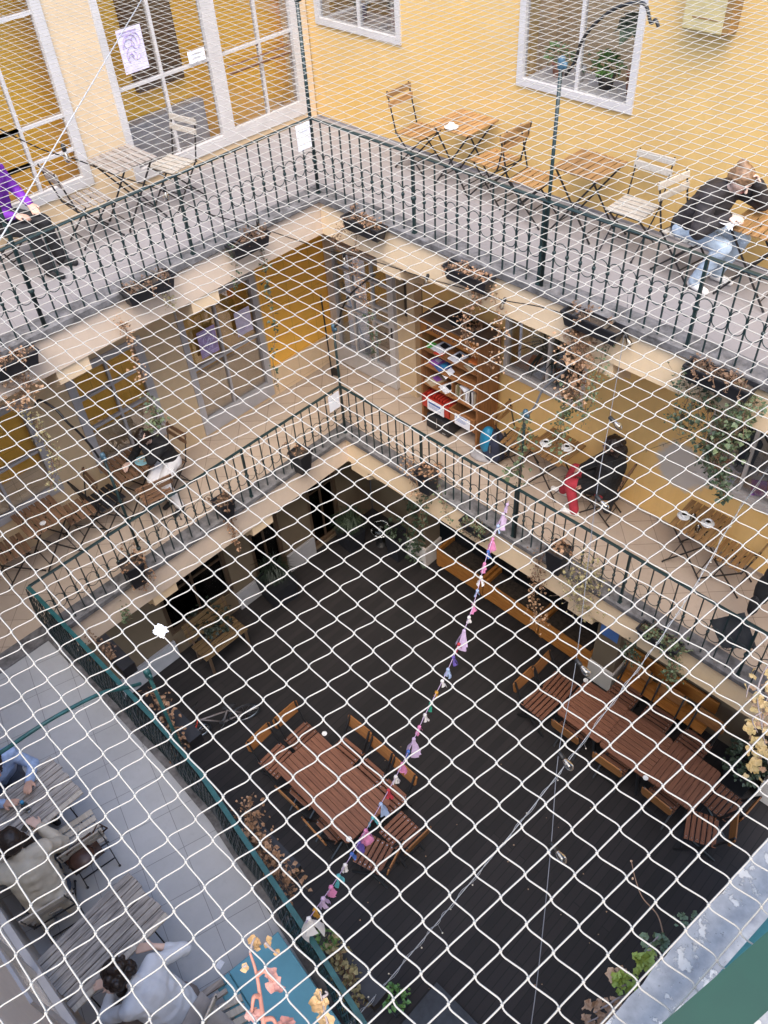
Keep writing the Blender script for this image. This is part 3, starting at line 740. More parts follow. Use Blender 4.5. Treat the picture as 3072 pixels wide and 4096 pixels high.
m.build('drop_wire', 'cable_grey', t); l.build('lamp', 'bulb_glass', t, True)
t = thing('light_wire', 'thin dark wire with tiny clips strung past the black coat to the ochre wall', 'wire')
m = MB(); pts = sag(at(1985, 1975, y=.0), at(2760, 1740, y=1.44), .05); m.tube(pts, .0028, 5)
for p in pts[1::2]: m.tube([p, p + V((0, 0, -.035))], .003, 4)
m.build('cable', 'cable_black', t)
# garland of rags
t = thing('rag_garland', 'garland of knotted pink, blue and lilac rags strung across the courtyard', 'garland')
ga, gb = at(2035, 2005, y=.0), at(1225, 3690, y=-5.13)
gp = [ga, at(1955, 2200, y=-.55), at(1890, 2430, y=-1.25), at(1800, 2660, y=-1.95), at(1700, 2860, y=-2.6), at(1600, 3075, y=-3.25), at(1470, 3310, y=-4.0), at(1350, 3510, y=-4.6), gb]
sp = spline(gp, 12)
m = MB(); m.tube(sp, .004, 5); m.build('cord', 'cloth_lilac', t)
GC = ['cloth_lilac', 'cloth_lilac', 'cloth_lightblue', 'cloth_pink', 'cloth_blue', 'cloth_pink', 'cloth_white', 'cloth_lightblue', 'cloth_pink', 'cloth_white', 'cloth_lilac', 'cloth_red', 'cloth_violet', 'cloth_lightblue', 'cloth_white', 'cloth_ochre', 'cloth_green', 'cloth_white', 'cloth_pink', 'cloth_lilac', 'cloth_blue', 'cloth_pink', 'cloth_white', 'cloth_red', 'cloth_lightblue', 'cloth_turquoise', 'cloth_pink', 'cloth_violet', 'cloth_blue', 'cloth_white', 'cloth_turquoise', 'cloth_pink', 'cloth_lilac', 'cloth_ochre', 'cloth_white']
BIG = {1: 1.5, 3: 1.3, 10: 2.1, 19: 1.9, 24: 1.4, 26: 1.9, 34: 1.9}
for k, cn in enumerate(GC):
    f = (k + .5) / len(GC) * (len(sp) - 1); p = sp[int(f)].lerp(sp[min(int(f) + 1, len(sp) - 1)], f % 1); s = BIG.get(k, U(.7, 1.1))
    m = MB(); m.ball(p, .024, 6, 4)
    for q in range(5):                                   # crumpled strips of cloth
        w = .034 * s; L = .125 * s * U(.7, 1.2); a = U(0, 6.28); dx, dy = math.cos(a) * .6, math.sin(a) * .6
        rows = []
        for i in range(5):
            h = i / 4; c = p + V((dx * L * h * .55 + U(-1, 1) * .006, dy * L * h * .55 + U(-1, 1) * .006, -L * h)); ww = w * (.35 + .9 * h) * U(.8, 1.1)
            rows += [c + V((-dy * ww, dx * ww, U(-.006, .006))), c + V((dx * .012, dy * .012, 0)), c + V((dy * ww, -dx * ww, U(-.006, .006)))]
        m.add(rows, [(i * 3 + j, i * 3 + j + 1, i * 3 + j + 4, i * 3 + j + 3) for i in range(4) for j in range(2)])
    m.build('rag', cn, t, True)
# ------------------------------------------------------------------ folding furniture
def bistro_chair(label, group):
    t = thing('bistro_chair', label, 'chair', group=group)
    m = MB()
    for k in range(5): x = -.165 + k * .078; m.bbox(x, x + .058, -.20, .20, .435, .452)
    m.build('seat', 'bistro_wood_y', t)
    for z, x in ((.80, -.285), (.70, -.262)):
        m = MB(); m.bbox(-.008, .008, -.205, .205, 0, .068, TR((x, 0, z), ry=-.12)); m.build('back_slat', 'bistro_wood_y', t)
    m = MB()
    for y in (-.185, .185):
        m.beam((-.305, y, .875), (-.19, y, .44), .016, .009, (0, 1, 0)); m.beam((-.19, y, .44), (.235, y, .012), .017, .009, (0, 1, 0))
        m.ball((.235, y, .012), .014, 6, 4)
    m.beam((.10, -.185, .147), (.10, .185, .147), .01, .01); m.build('front_leg_frame', 'black_metal', t)
    m = MB()
    for y in (-.165, .165):
        m.beam((.19, y, .43), (-.235, y, .012), .017, .009, (0, 1, 0)); m.ball((-.235, y, .012), .014, 6, 4)
    m.beam((.19, -.18, .428), (.19, .18, .428), .012, .012); m.beam((-.17, -.165, .076), (-.17, .165, .076), .01, .01); m.beam((-.19, -.2, .43), (-.19, .2, .43), .012, .012)
    m.build('rear_leg_frame', 'black_metal', t)
    return t
def bistro_table(label, group, L=.56, Wd=.56, n=7):
    t = thing('bistro_table', label, 'table', group=group)
    m = MB(); w = L / n
    for k in range(n): m.bbox(-L / 2 + k * w + .008, -L / 2 + (k + 1) * w - .008, -Wd / 2, Wd / 2, .682, .70)
    m.build('tabletop', 'bistro_wood_y', t)
    m = MB()
    for y in (-.2, .2): m.box(-L / 2 + .01, L / 2 - .01, y - .012, y + .012, .664, .681)
    m.build('batten', 'bistro_wood', t)
    for sy in (-1, 1):
        y = sy * .215; m = MB()
        m.beam((-.24, y, .66), (.245, y, .012), .018, .010, (0, 1, 0)); m.beam((.24, y - sy * .014, .66), (-.245, y - sy * .014, .012), .018, .010, (0, 1, 0))
        for x in (-.245, .245): m.ball((x, y, .012), .014, 6, 4)
        m.build('leg_frame', 'black_metal', t)
    m = MB(); m.tube([(.19, -.21, .09), (.19, .21, .09)], .006, 6); m.build('stretcher', 'black_metal', t); m = MB(); m.tube([(-.19, -.2, .09), (-.19, .2, .09)], .006, 6); m.build('stretcher', 'black_metal', t)
    return t
GC_U, GT_U = 'wooden folding chairs of the upper gallery', 'slatted bistro tables of the upper gallery'
GC_L, GT_L = 'wooden folding chairs of the lower gallery', 'slatted bistro tables of the lower gallery'
D2R = math.radians
def place(proto, used, x, y, z, deg, label, group):
    if not used: proto.location = (x, y, z); proto.rotation_euler = (0, 0, D2R(deg)); proto['label'] = label; proto['group'] = group; used.append(1); return proto
    return dup(proto, (x, y, z), D2R(deg), label, group)
pc = bistro_chair('x', 'x'); uc = []; pt = bistro_table('x', 'x'); ut = []
def chair(x, y, z, deg, label, group, mats=None):
    o = place(pc, uc, x, y, z, deg, label, group)
    for a, b in (mats or {}).items(): remat(o, a, b)
    return o
def table(x, y, z, deg, label, group, mats=None):
    o = place(pt, ut, x, y, z, deg, label, group)
    for a, b in (mats or {}).items(): remat(o, a, b)
    return o
GREY = {'bistro_wood_y': 'pale_wood', 'bistro_wood': 'pale_wood'}; WEATH = {'bistro_wood_y': 'grey_wood_y', 'bistro_wood': 'grey_wood'}
BLACK = {'bistro_wood_y': 'black_plastic', 'bistro_wood': 'black_plastic'}; BROWN = {'bistro_wood_y': 'brown_wood_y', 'bistro_wood': 'brown_wood'}
# upper gallery, along the yellow wall
chair(.42, 1.27, F2, 2, 'wooden bistro chair alone left of the first table by the yellow wall, facing it', GC_U)
table(1.11, 1.27, F2, 0, 'slatted bistro table between two wooden chairs with a small white cup on it', GT_U)
chair(1.64, 1.20, F2, 176, 'wooden bistro chair right of the first table, back to back with another', GC_U)
chair(2.22, 1.09, F2, 4, 'wooden bistro chair pushed against the second table, behind the tall green pole', GC_U)
table(2.81, 1.21, F2, 0, 'empty slatted bistro table behind the tall green pole', GT_U)
chair(3.40, 1.17, F2, -88, 'grey weathered bistro chair with its back to the yellow wall, empty', GC_U, GREY)
chair(4.07, 1.08, F2, -10, 'grey weathered bistro chair under the person in light jeans', GC_U, GREY)
table(4.74, 1.16, F2, 0, 'slatted bistro table where the person in jeans eats, at the right edge', GT_U)
# upper gallery, along the glazed wall
table(-1.22, -1.69, F2, 90, 'weathered grey bistro table in front of the upper glazed wall', GT_U, WEATH)
chair(-1.2, -1.1, F2, -80, 'bistro chair with pale worn slats before the glazed door, facing the grey table', GC_U, GREY)
chair(-1.21, -2.24, F2, 86, 'worn bistro chair between the grey table and the purple jacket', GC_U, WEATH)
chair(-1.33, -3.10, F2, 20, 'dark bistro chair under the person in the purple jacket', GC_U, BLACK)
# lower gallery, right
table(2.89, 1.10, F1, -3, 'bistro table with two white cups beside the person in the black coat', GT_L)
chair(2.27, 1.14, F1, 4, 'bistro chair beside the blue backpack, facing the table with two white cups', GC_L)
chair(3.66, 1.08, F1, 188, 'bistro chair hidden under the black coat and red trousers', GC_L, BROWN)
table(4.96, 1.12, F1, 2, 'bistro table with leftover coffee cups below the bare plaster patch', GT_L)
chair(5.43, 1.15, F1, 180, 'bistro chair right of the table with leftover cups, behind the dark hanging cloth', GC_L)
# lower gallery, left
table(-1.10, -2.88, F1, 88, 'brown bistro table with a pale blue plate', GT_L, BROWN)
chair(-.66, -2.80, F1, 170, 'brown bistro chair close to the railing beside the white trousers', GC_L, BROWN)
chair(-1.02, -2.36, F1, -86, 'bistro chair carrying the person bent over the blue plate', GC_L, BROWN)
chair(-1.06, -3.32, F1, 92, 'black bistro chair between the two brown tables', GC_L, BLACK)
table(-1.12, -4.13, F1, 88, 'brown bistro table with a small white ashtray by the left edge', GT_L, BROWN)
chair(-1.14, -3.66, F1, -95, 'brown bistro chair turned to the table with the white ashtray', GC_L, BROWN)
chair(-1.18, -4.62, F1, 84, 'brown bistro chair at the left edge above the terrace corner', GC_L, BROWN)

def cup(name, label, x, y, z, r=.042, h=.058, sau=True, fill=True, group=None):
    t = thing(name, label, 'cup', (x, y, z), U(0, 6), group)
    if sau:
        m = MB(); m.lathe([(.03, .0), (.045, .002), (.078, .014), (.079, .017), (.045, .006), (.001, .005)], 20); m.build('saucer', 'porcelain', t, True)
    m = MB(); m.lathe([(.022, .007), (r * .75, .018), (r, h), (r - .004, h), (r * .7, .022), (.001, .014)], 18)
    m.tube([(r - .004, 0, h * .8), (r + .016, 0, h * .75), (r + .016, 0, h * .45), (r * .8, 0, h * .35)], .004, 6); m.build('bowl', 'porcelain', t, True)
    if fill: m = MB(); m.lathe([(r * .86, h * .62), (.0005, h * .62)], 16); m.build('coffee', 'coffee', t)
    return t
p = at(2183, 1772, z=F1 + .72); cup('coffee_cup', 'white cup on the left half of the ivy covered bistro table', p.x, p.y, F1 + .701, group='white cups on the bistro tables')
p = at(2267, 1790, z=F1 + .72); cup('coffee_cup', 'white cup nearest the person in the black coat', p.x, p.y, F1 + .701, group='white cups on the bistro tables')
p = at(2736, 2062, z=F1 + .72); cup('coffee_cup', 'white cup and saucer at the back left of the table below the plaster patch', p.x, p.y, F1 + .701, group='white cups on the bistro tables')
p = at(2831, 2092, z=F1 + .72); cup('coffee_cup', 'cup with foam left in it beside the small water glass', p.x, p.y, F1 + .701, group='white cups on the bistro tables')
p = at(1806, 505, z=F2 + .72); cup('coffee_cup', 'tiny white cup on the first upper bistro table', p.x, p.y, F2 + .701, .032, .05, True, False)
def tumbler(label, p, z):
    m = MB(); m.lathe([(.001, .004), (.026, .0), (.031, .09), (.028, .09), (.024, .008), (.001, .008)], 14, o=(p.x, p.y, z)); tag(m.build('water_glass', 'glass_clear', smooth=True), label, 'glass')
tumbler('small water glass in front of the leftover coffee cups', at(2788, 2122, z=F1 + .72), F1 + .701)
tumbler('small empty glass between the two leftover cups', at(2768, 2078, z=F1 + .72), F1 + .701)
def dish(name, label, cat, p, z, r, mat, food=None):
    t = thing(name, label, cat, (p.x, p.y, z)); m = MB(); m.lathe([(.001, .006), (r * .6, .004), (r * .62, 0), (r, .016), (r, .019), (r * .62, .008), (.001, .009)], 22); m.build('dish', mat, t, True)
    if food:
        m = MB()
        for k in range(9): a = U(0, 6.3); m.ball((U(0, r * .5) * math.cos(a), U(0, r * .5) * math.sin(a), .014), (U(.008, .02), U(.006, .014), .007), 6, 4)
        m.build('crumbs', food, t)
    return t
dish('plate', 'pale blue plate at the elbow of the bent person', 'plate', at(570, 1843, z=F1 + .71), F1 + .701, .105, 'blue_plate', 'cover_tan')
dish('plate', 'white plate of food held before the person in jeans', 'plate', at(2919, 877, z=F2 + .78), F2 + .76, .11, 'porcelain', 'coffee')
dish('ashtray', 'small white ashtray on the brown table at the left edge', 'ashtray', at(172, 2094, z=F1 + .71), F1 + .701, .04, 'porcelain')

# ------------------------------------------------------------------ deck furniture
def garden_chair(label, group):
    t = thing('garden_chair', label, 'chair', group=group)
    m = MB()
    for k in range(6): x = -.20 + k * .070; m.bbox(x, x + .054, -.215, .215, .432, .452, c=.005)
    nf = len(m.f)
    for k in range(6):
        for y in (-.18, .18): m.lathe([(.010, .452), (.009, .456), (.001, .457)], 6, o=(-.173 + k * .07, y, 0))
    o = m.build('seat', 'garden_wood_y', t); o.data.materials.append(MATS['steel'])
    for p in o.data.polygons[nf:]: p.material_index = 1
    m = MB(); M = TR((-.325, 0, .60), ry=-.16)
    for k in range(3):
        z0 = k * .083; e = [.0, .0, .045][k]; c = .025
        m.prism([(-.23 + (c if k == 0 else 0), z0), (.23 - (c if k == 0 else 0), z0), (.232, z0 + .05), (.232 - e, z0 + .079), (-.232 + e, z0 + .079), (-.232, z0 + .05)], -.009, .009, M @ Matrix(((0, 0, 1, 0), (1, 0, 0, 0), (0, 1, 0, 0), (0, 0, 0, 1))))
    m.build('backrest', 'garden_back', t)
    for y in (-.195, .195):
        m = MB(); m.beam((-.36, y, .84), (-.17, y, .42), .030, .022, (0, 1, 0)); m.beam((-.17, y, .42), (.25, y, .0), .030, .022, (0, 1, 0)); m.build('leg', 'black_metal', t)
        m = MB(); yy = y * .87; m.beam((.17, yy, .425), (-.27, yy, 0), .030, .022, (0, 1, 0)); m.build('leg', 'black_metal', t)
    m = MB(); m.beam((.16, -.19, .09), (.16, .19, .09), .02, .02); m.build('stretcher', 'black_metal', t); m = MB(); m.beam((-.19, -.17, .08), (-.19, .17, .08), .02, .02); m.build('stretcher', 'black_metal', t)
    return t
def garden_table(label, L, Wd, ns, group, axis='x'):
    """long slatted table top with rounded corners, slats in groups of two"""
    t = thing('garden_table', label, 'table', group=group)
    m = MB(); w = Wd / ns
    for k in range(ns):
        y0 = -Wd / 2 + k * w; g2 = .0025 if k % 2 else .0045; e = .03 if k in (0, ns - 1) else 0
        if k == 0: poly = [(-L / 2 + .04, y0), (L / 2 - .04, y0), (L / 2 - .01, y0 + .02), (L / 2, y0 + w - g2), (-L / 2, y0 + w - g2), (-L / 2 + .01, y0 + .02)]
        elif k == ns - 1: poly = [(-L / 2, y0 + g2), (L / 2, y0 + g2), (L / 2 - .01, y0 + w - .02), (L / 2 - .04, y0 + w), (-L / 2 + .04, y0 + w), (-L / 2 + .01, y0 + w - .02)]
        else: poly = [(-L / 2, y0 + g2), (L / 2, y0 + g2), (L / 2, y0 + w - g2), (-L / 2, y0 + w - g2)]
        m.prism(poly, .715, .74)
    m.build('tabletop', 'garden_wood', t)
    m = MB()
    for x in (-L * .38, 0, L * .38): m.box(x - .03, x + .03, -Wd / 2 + .03, Wd / 2 - .03, .69, .713)
    m.build('batten', 'garden_wood_y', t)
    for sx in (-1, 1):
        for y in (-Wd * .36, Wd * .36): m = MB(); m.beam((sx * L * .42, y, 0), (sx * L * .30, y, .69), .04, .025, (0, 1, 0)); m.build('leg', 'black_metal', t)
    return t
GG1, GG2 = 'brown folding garden chairs around the single table', 'brown folding garden chairs around the long table row'
pg = garden_chair('x', 'x'); ug = []
def gch(x, y, deg, label, group): return place(pg, ug, x, y, 0, deg, label, group)
t1 = garden_table('red brown slatted garden table standing alone in the middle of the deck', 1.52, .80, 10, None); t1.location = (2.62, -3.10, 0); t1.rotation_euler = (0, 0, -.03)
gch(1.64, -2.80, 0, 'garden chair at the far end of the single table, nearer the corner of the courtyard', GG1)
gch(1.63, -3.29, 3, 'garden chair at the far end of the single table, nearer the bicycle', GG1)
gch(2.27, -2.56, -88, 'first garden chair from the corner on the right side of the single table', GG1)
gch(2.74, -2.58, -90, 'middle garden chair on the right side of the single table', GG1)
gch(3.19, -2.60, -91, 'garden chair under the blue rags on the right side of the single table', GG1)
gch(2.30, -3.30, 91, 'garden chair pushed under the single table beside the bicycle', GG1)
gch(2.93, -3.36, 87, 'garden chair pushed under the single table above the dry shrub', GG1)
gch(3.66, -2.84, 178, 'garden chair pulled out at the near end of the single table, on the right', GG1)
gch(3.61, -3.30, 196, 'garden chair pulled out at the near end of the single table beside the rags', GG1)
GT2 = 'red brown garden tables pushed together in a row'
ta = garden_table('garden table at the left end of the row, lit bulb cable above it', .74, .76, 10, GT2); ta.location = (4.55, .28, 0)
tb = garden_table('garden table in the middle of the row', .74, .76, 10, GT2); tb.location = (5.295, .26, 0)
tc = garden_table('garden table at the right end of the row, its slats laid crosswise', .76, .72, 10, GT2); tc.location = (6.03, .27, 0); tc.rotation_euler = (0, 0, PI / 2)
gch(3.86, .46, 2, 'garden chair at the left end of the row, nearer the wooden benches', GG2)
gch(3.83, .03, -2, 'garden chair at the left end of the row, nearer the single table', GG2)
gch(4.46, .08, 90, 'garden chair pushed under the left table of the row', GG2)
gch(5.17, .06, 92, 'garden chair pushed under the middle table of the row', GG2)
gch(5.97, .06, 88, 'garden chair pushed under the right table of the row', GG2)
gch(4.66, .98, -90, 'garden chair between the row and the cream pillar with the blue poster', GG2)
gch(5.24, .95, -88, 'garden chair between the middle table of the row and the orange bench', GG2)
gch(5.84, .93, -92, 'garden chair between the right table of the row and the slatted planter', GG2)
gch(6.56, .46, 176, 'garden chair at the right end of the row, facing it squarely', GG2)
gch(6.56, -.06, 203, 'garden chair turned askew at the near right end of the row', GG2)
def ashtray_row(u, v, label):
    dish('ashtray', label, 'ashtray', at(u, v, z=.75), .741, .038, 'porcelain')
ashtray_row(1298, 2935, 'round white ashtray at the far corner of the single garden table')
ashtray_row(1396, 3357, 'round white ashtray at the near corner of the single garden table')
ashtray_row(2343, 2722, 'round white ashtray at the left end of the table row')
ashtray_row(2582, 3112, 'round white ashtray where the crosswise table begins')
# wooden bench boxes along the right side
def bench(label, x0, x1, y0, h=.50, back=True, slat=False):
    t = thing('wooden_bench', label, 'bench', (x0, y0, 0)); L = x1 - x0
    m = MB()
    for k in range(3): m.bbox(0, L, -.012, .012, .06 + k * (h - .06) / 3, .06 + (k + 1) * (h - .06) / 3 - .004)
    m.build('front_board', 'orange_wood', t)
    for x in (.0, L - .05): m = MB(); m.box(x, x + .05, .013, .42, .0, h - .03); m.build('side_panel', 'orange_wood', t)
    m = MB(); m.box(.051, L - .051, .02, .40, .06, h - .12); m.build('soil', 'dark_soil', t)
    return t
bench('orange wooden box bench right of the pillar with ivy', .60, 1.66, 1.30)
bench('orange wooden box bench in the middle of the right side', 1.70, 2.86, 1.28)
bench('orange wooden box bench ending at the pillar with the blue poster', 2.90, 3.90, 1.26)
t = thing('wooden_bench', 'orange plank bench with a backrest behind the table row', 'bench', (4.42, 1.36, 0))
m = MB(); m.bbox(0, 1.42, -.18, -.03, .42, .45); m.bbox(0, 1.42, -.02, .13, .42, .45); m.build('seat', 'orange_wood', t)
m = MB(); m.bbox(0, 1.42, .14, .17, .58, .86); m.build('backrest', 'orange_wood', t)
for x in (.1, 1.28): m = MB(); m.box(x, x + .05, -.16, .13, 0, .419); m.build('leg', 'brown_door', t)

def leafbunch(m, c, n, size, rad, mat=None, droop=.3, up=(0, 0, 1)):
    for k in range(n):
        d = V((rnd.gauss(0, 1), rnd.gauss(0, 1), rnd.gauss(0, 1))).normalized(); p = V(c) + V((d.x * rad[0], d.y * rad[1], d.z * rad[2])) * U(.25, 1) ** .6
        dd = d + V((U(-.6, .6), U(-.6, .6), -droop + U(-.4, .4))); m.leaf(p, size * U(.55, 1.25), dd, V((U(-.4, .4), U(-.4, .4), 1)))
def vine(stem, leaf, pts, n, size, spread, r=.003):
    sp = spline(pts, 8); stem.tube(sp, r, 4)
    for k in range(n):
        f = U(0, 1) * (len(sp) - 1); p = sp[int(f)] + V((rnd.gauss(0, spread), rnd.gauss(0, spread), rnd.gauss(0, spread)))
        d = V((U(-1, 1), U(-1, 1), U(-1.2, .2))); leaf.leaf(p, size * U(.5, 1.25), d, V((U(-.5, .5), U(-.5, .5), 1)))
        if k % 3 == 0: stem.tube([sp[int(f)], p], r * .6, 3)
def trail(parent, pxs, plane, n, size, spread, lm, sm='stem_brown', name='foliage', strands=3):
    """a plant trailing along photo points on the plane just outside the fascia"""
    s, l = MB(), MB(); inv = parent.matrix_basis.inverted(); pts = [at(u, v, **plane) for u, v in pxs]
    for k in range(strands):
        j = spread * .9 if k else 0
        vine(s, l, [p + V((rnd.gauss(0, j), rnd.gauss(0, j * .5), rnd.gauss(0, j * .4))) for p in pts], int(n * 1.9) // strands, size * .8, spread)
    s.v = [tuple(inv @ V(p)) for p in s.v]; l.v = [tuple(inv @ V(p)) for p in l.v]
    s.build('stem', sm, parent); return l.build(name, lm, parent)
def trough(label, u, v, plane, zb, ang, L=.56, lm='leaf_dry', n=60, size=.035, soil=True, tilt=0., spill=True):
    """black plastic window box hooked outside the railing; (u, v): the middle of its rim"""
    p = at(u, v, **plane); t = thing('planter_trough', label, 'planter', (p.x, p.y, p.z - .15), ang, 'planters hung on the gallery edges'); t.rotation_euler = (tilt, 0, ang)
    a, b, w0, w1 = L / 2 - .03, L / 2, .058, .078
    m = MB(); vs = []
    for x, w, z in ((a, w0, 0), (b, w1, .135), (b + .012, w1 + .012, .135), (b + .012, w1 + .012, .155), (b - .006, w1 - .006, .155), (b - .01, w1 - .01, .12)):
        vs += [(-x, -w, z), (x, -w, z), (x, w, z), (-x, w, z)]
    fs = [(3, 2, 1, 0)] + [(r * 4 + k, r * 4 + (k + 1) % 4, r * 4 + 4 + (k + 1) % 4, r * 4 + 4 + k) for r in range(5) for k in range(4)]
    m.add(vs, fs); m.build('pot', 'black_plastic', t)
    for x in (-L * .28, L * .28): m = MB(); m.box(x - .014, x + .014, -w1 - .008, w1 + .08, .1565, .1605); m.build('hook', 'steel', t)
    m = MB(); nx = 12; vs = [(-b + .012 + (2 * b - .024) * i / nx, (-w1 + .012) + (2 * w1 - .024) * j / 4, .108 + U(0, .02)) for i in range(nx + 1) for j in range(5)]
    m.add(vs, [(i * 5 + j, i * 5 + 5 + j, i * 5 + 6 + j, i * 5 + 1 + j) for i in range(nx) for j in range(4)]); m.build('soil', 'dark_soil', t)
    s, l = MB(), MB()
    for k in range(n // 6):
        x = U(-b * .8, b * .8); q = V((x, U(-.04, .04), .12)); e = q + V((U(-.08, .08), U(-.12, .08), U(.03, .12))); f = e + V((U(-.06, .06), U(-.08, .02), U(-.10, .02)))
        vine(s, l, [q, e, f], 10, size * .8, .022, .0025)
    s.build('stem', 'stem_brown', t); l.build('foliage', lm, t); bpy.context.view_layer.update(); return t
PY, PX = dict(y=-.13), dict(x=.13)
T1 = trough('black trough of dry brown plants nearest the corner on the upper right fascia', 1456, 885, PY, B2, 0, lm='leaf_dry', n=110)
trail(T1, [(1390, 900), (1360, 930), (1330, 960), (1350, 990)], PY, 45, .028, .035, 'leaf_dry_dark')
trail(T1, [(1430, 920), (1420, 1040), (1450, 1150), (1455, 1230)], PY, 70, .033, .03, 'leaf_dry', strands=2)
trail(T1, [(1470, 1260), (1490, 1330), (1500, 1380), (1485, 1430)], PY, 46, .045, .03, 'leaf_ivy_dark', strands=2)
T2 = trough('black trough of dried reddish plants above the bookshelf', 1875, 1085, PY, B2, 0, lm='leaf_dry', n=150, size=.04)
trail(T2, [(1900, 1120), (1910, 1190), (1870, 1260), (1850, 1330), (1880, 1420)], PY, 120, .042, .04, 'leaf_dry', strands=3)
trail(T2, [(1960, 1150), (1990, 1230), (2000, 1330), (1990, 1420), (1960, 1480)], PY, 60, .04, .05, 'leaf_peach', strands=2)
T3 = trough('black trough with bleached stems in the middle of the upper right fascia', 2375, 1275, PY, B2, 0, .60, 'leaf_dry_dark', 40)
trail(T3, [(2290, 1330), (2290, 1400), (2300, 1480), (2270, 1560), (2310, 1580)], PY, 190, .052, .06, 'leaf_peach', strands=4)
trail(T3, [(2330, 1320), (2340, 1430), (2320, 1540)], PY, 90, .05, .05, 'leaf_dry', strands=3)
trail(T3, [(2300, 1590), (2270, 1640), (2240, 1720), (2230, 1810)], PY, 90, .055, .05, 'leaf_ivy', strands=3)
trail(T3, [(2420, 1370), (2390, 1500), (2370, 1600), (2330, 1680)], PY, 70, .04, .05, 'leaf_ivy', strands=2)
T4 = trough('black trough with dry tangled stems at the right end of the upper fascia', 2885, 1500, PY, B2, 0, .60, 'leaf_dry_dark', 150)
trail(T4, [(2760, 1520), (2750, 1600), (2720, 1680), (2760, 1730)], PY, 90, .05, .05, 'leaf_ivy_dark', strands=3)
trail(T4, [(2830, 1590), (2830, 1680), (2820, 1780), (2870, 1850), (2890, 1950)], PY, 190, .058, .06, 'leaf_ivy_dark', strands=4)
trail(T4, [(2990, 1590), (2980, 1650), (2950, 1720), (2900, 1800)], PY, 150, .06, .06, 'leaf_ivy', strands=3)
trail(T4, [(2880, 1880), (2890, 1960), (2900, 1990)], PY, 40, .06, .03, 'leaf_ivy_dark', strands=2)
T5 = trough('black trough with ivy on the upper left fascia near the corner, under a bulb', 990, 955, PX, B2, PI / 2, .50, 'leaf_dry_dark', 90)
trail(T5, [(920, 985), (935, 1030), (945, 1090), (940, 1150)], PX, 26, .045, .02, 'leaf_ivy_dark', strands=1)
trail(T5, [(1040, 990), (1060, 1050), (1065, 1120), (1080, 1200), (1100, 1330), (1090, 1440), (1110, 1560)], PX, 56, .055, .02, 'leaf_ivy_dark', strands=2)
T6 = trough('black trough with withered twigs at the left of the upper left fascia', 588, 1130, PX, B2, PI / 2, .56, 'leaf_dry_dark', 90)
trail(T6, [(660, 1170), (680, 1200), (670, 1230)], PX, 24, .035, .03, 'leaf_olive', strands=2)
trail(T6, [(480, 1290), (510, 1330), (540, 1440), (580, 1520)], PX, 70, .042, .035, 'leaf_peach', strands=3)
trail(T6, [(590, 1580), (605, 1640), (640, 1690), (590, 1710)], PX, 70, .05, .04, 'leaf_ivy', strands=3)
T7 = trough('black trough with pale dry leaves at the left edge of the view', 25, 1440, PX, B2, PI / 2, .56, 'leaf_dry', 90)
trail(T7, [(60, 1500), (120, 1550), (90, 1620), (30, 1600)], PX, 90, .05, .06, 'leaf_peach', strands=3)
trail(T7, [(120, 1640), (150, 1720), (190, 1780), (215, 1850), (200, 1950)], PX, 110, .042, .035, 'leaf_olive', strands=4)
# lower gallery planters
LY, LX = dict(y=-.13), dict(x=.13)
def squarepot(label, u, v, plane, ang, lm='leaf_dry', n=90, size=.045, s=.118, h=.38, sp=.11):
    """(u, v): the middle of the rim"""
    p = at(u, v, **plane); t = thing('square_pot', label, 'planter', (p.x, p.y, p.z - h), ang, 'planters hung on the gallery edges')
    m = MB(); vs = []
    for w, z in ((s * .68, 0), (s * .97, h - .03), (s * 1.08, h - .03), (s * 1.08, h), (s * .98, h), (s * .94, h - .05)): vs += [(-w, -w, z), (w, -w, z), (w, w, z), (-w, w, z)]
    m.add(vs, [(3, 2, 1, 0)] + [(r * 4 + k, r * 4 + (k + 1) % 4, r * 4 + 4 + (k + 1) % 4, r * 4 + 4 + k) for r in range(5) for k in range(4)]); m.build('pot', 'black_plastic', t)
    m = MB(); m.box(-s * .93, s * .93, -s * .93, s * .93, h - .06, h - .04); m.build('soil', 'dark_soil', t)
    st, l = MB(), MB()
    for k in range(max(4, n // 9)):
        q = V((U(-s, s) * .7, U(-s, s) * .7, h - .04)); e = q + V((U(-sp, sp), U(-sp, sp), U(.05, .05 + sp))); f = e + V((U(-sp, sp), U(-sp, sp), U(-.8 * sp, .3 * sp)))
        vine(st, l, [q, e, f], 9, size, .025, .0025)
    st.build('stem', 'stem_brown', t); l.build('foliage', lm, t); bpy.context.view_layer.update(); return t
Q1 = squarepot('black square pot of dry leaves on the lower right railing nearest the corner', 1710, 1880, LY, .1, n=70)
trail(Q1, [(1640, 1850), (1660, 1920), (1690, 1990)], LY, 60, .05, .06, 'leaf_peach', strands=3)
trail(Q1, [(1700, 1990), (1690, 2050), (1700, 2120)], LY, 60, .05, .05, 'leaf_ivy_dark', strands=3)
trail(Q1, [(1760, 1940), (1780, 2030), (1800, 2080)], LY, 26, .045, .04, 'leaf_ivy', strands=2)
Q2 = trough('black trough full of green twigs on the lower fascia behind the rag garland', 1905, 2100, LY, B1, 0, .44, 'leaf_ivy', 120)
trail(Q2, [(1840, 2110), (1880, 2140), (1950, 2150)], LY, 40, .03, .03, 'leaf_ivy_dark', strands=3)
Q3 = squarepot('black square pot with pale withered creeper below the black coat', 2236, 2195, LY, .05, n=60)
trail(Q3, [(2180, 2210), (2150, 2270), (2170, 2350)], LY, 60, .045, .06, 'leaf_dry_dark', strands=3)
trail(Q3, [(2300, 2270), (2330, 2330), (2310, 2400), (2360, 2420)], LY, 130, .05, .09, 'leaf_olive', 'stem_grey', strands=5)
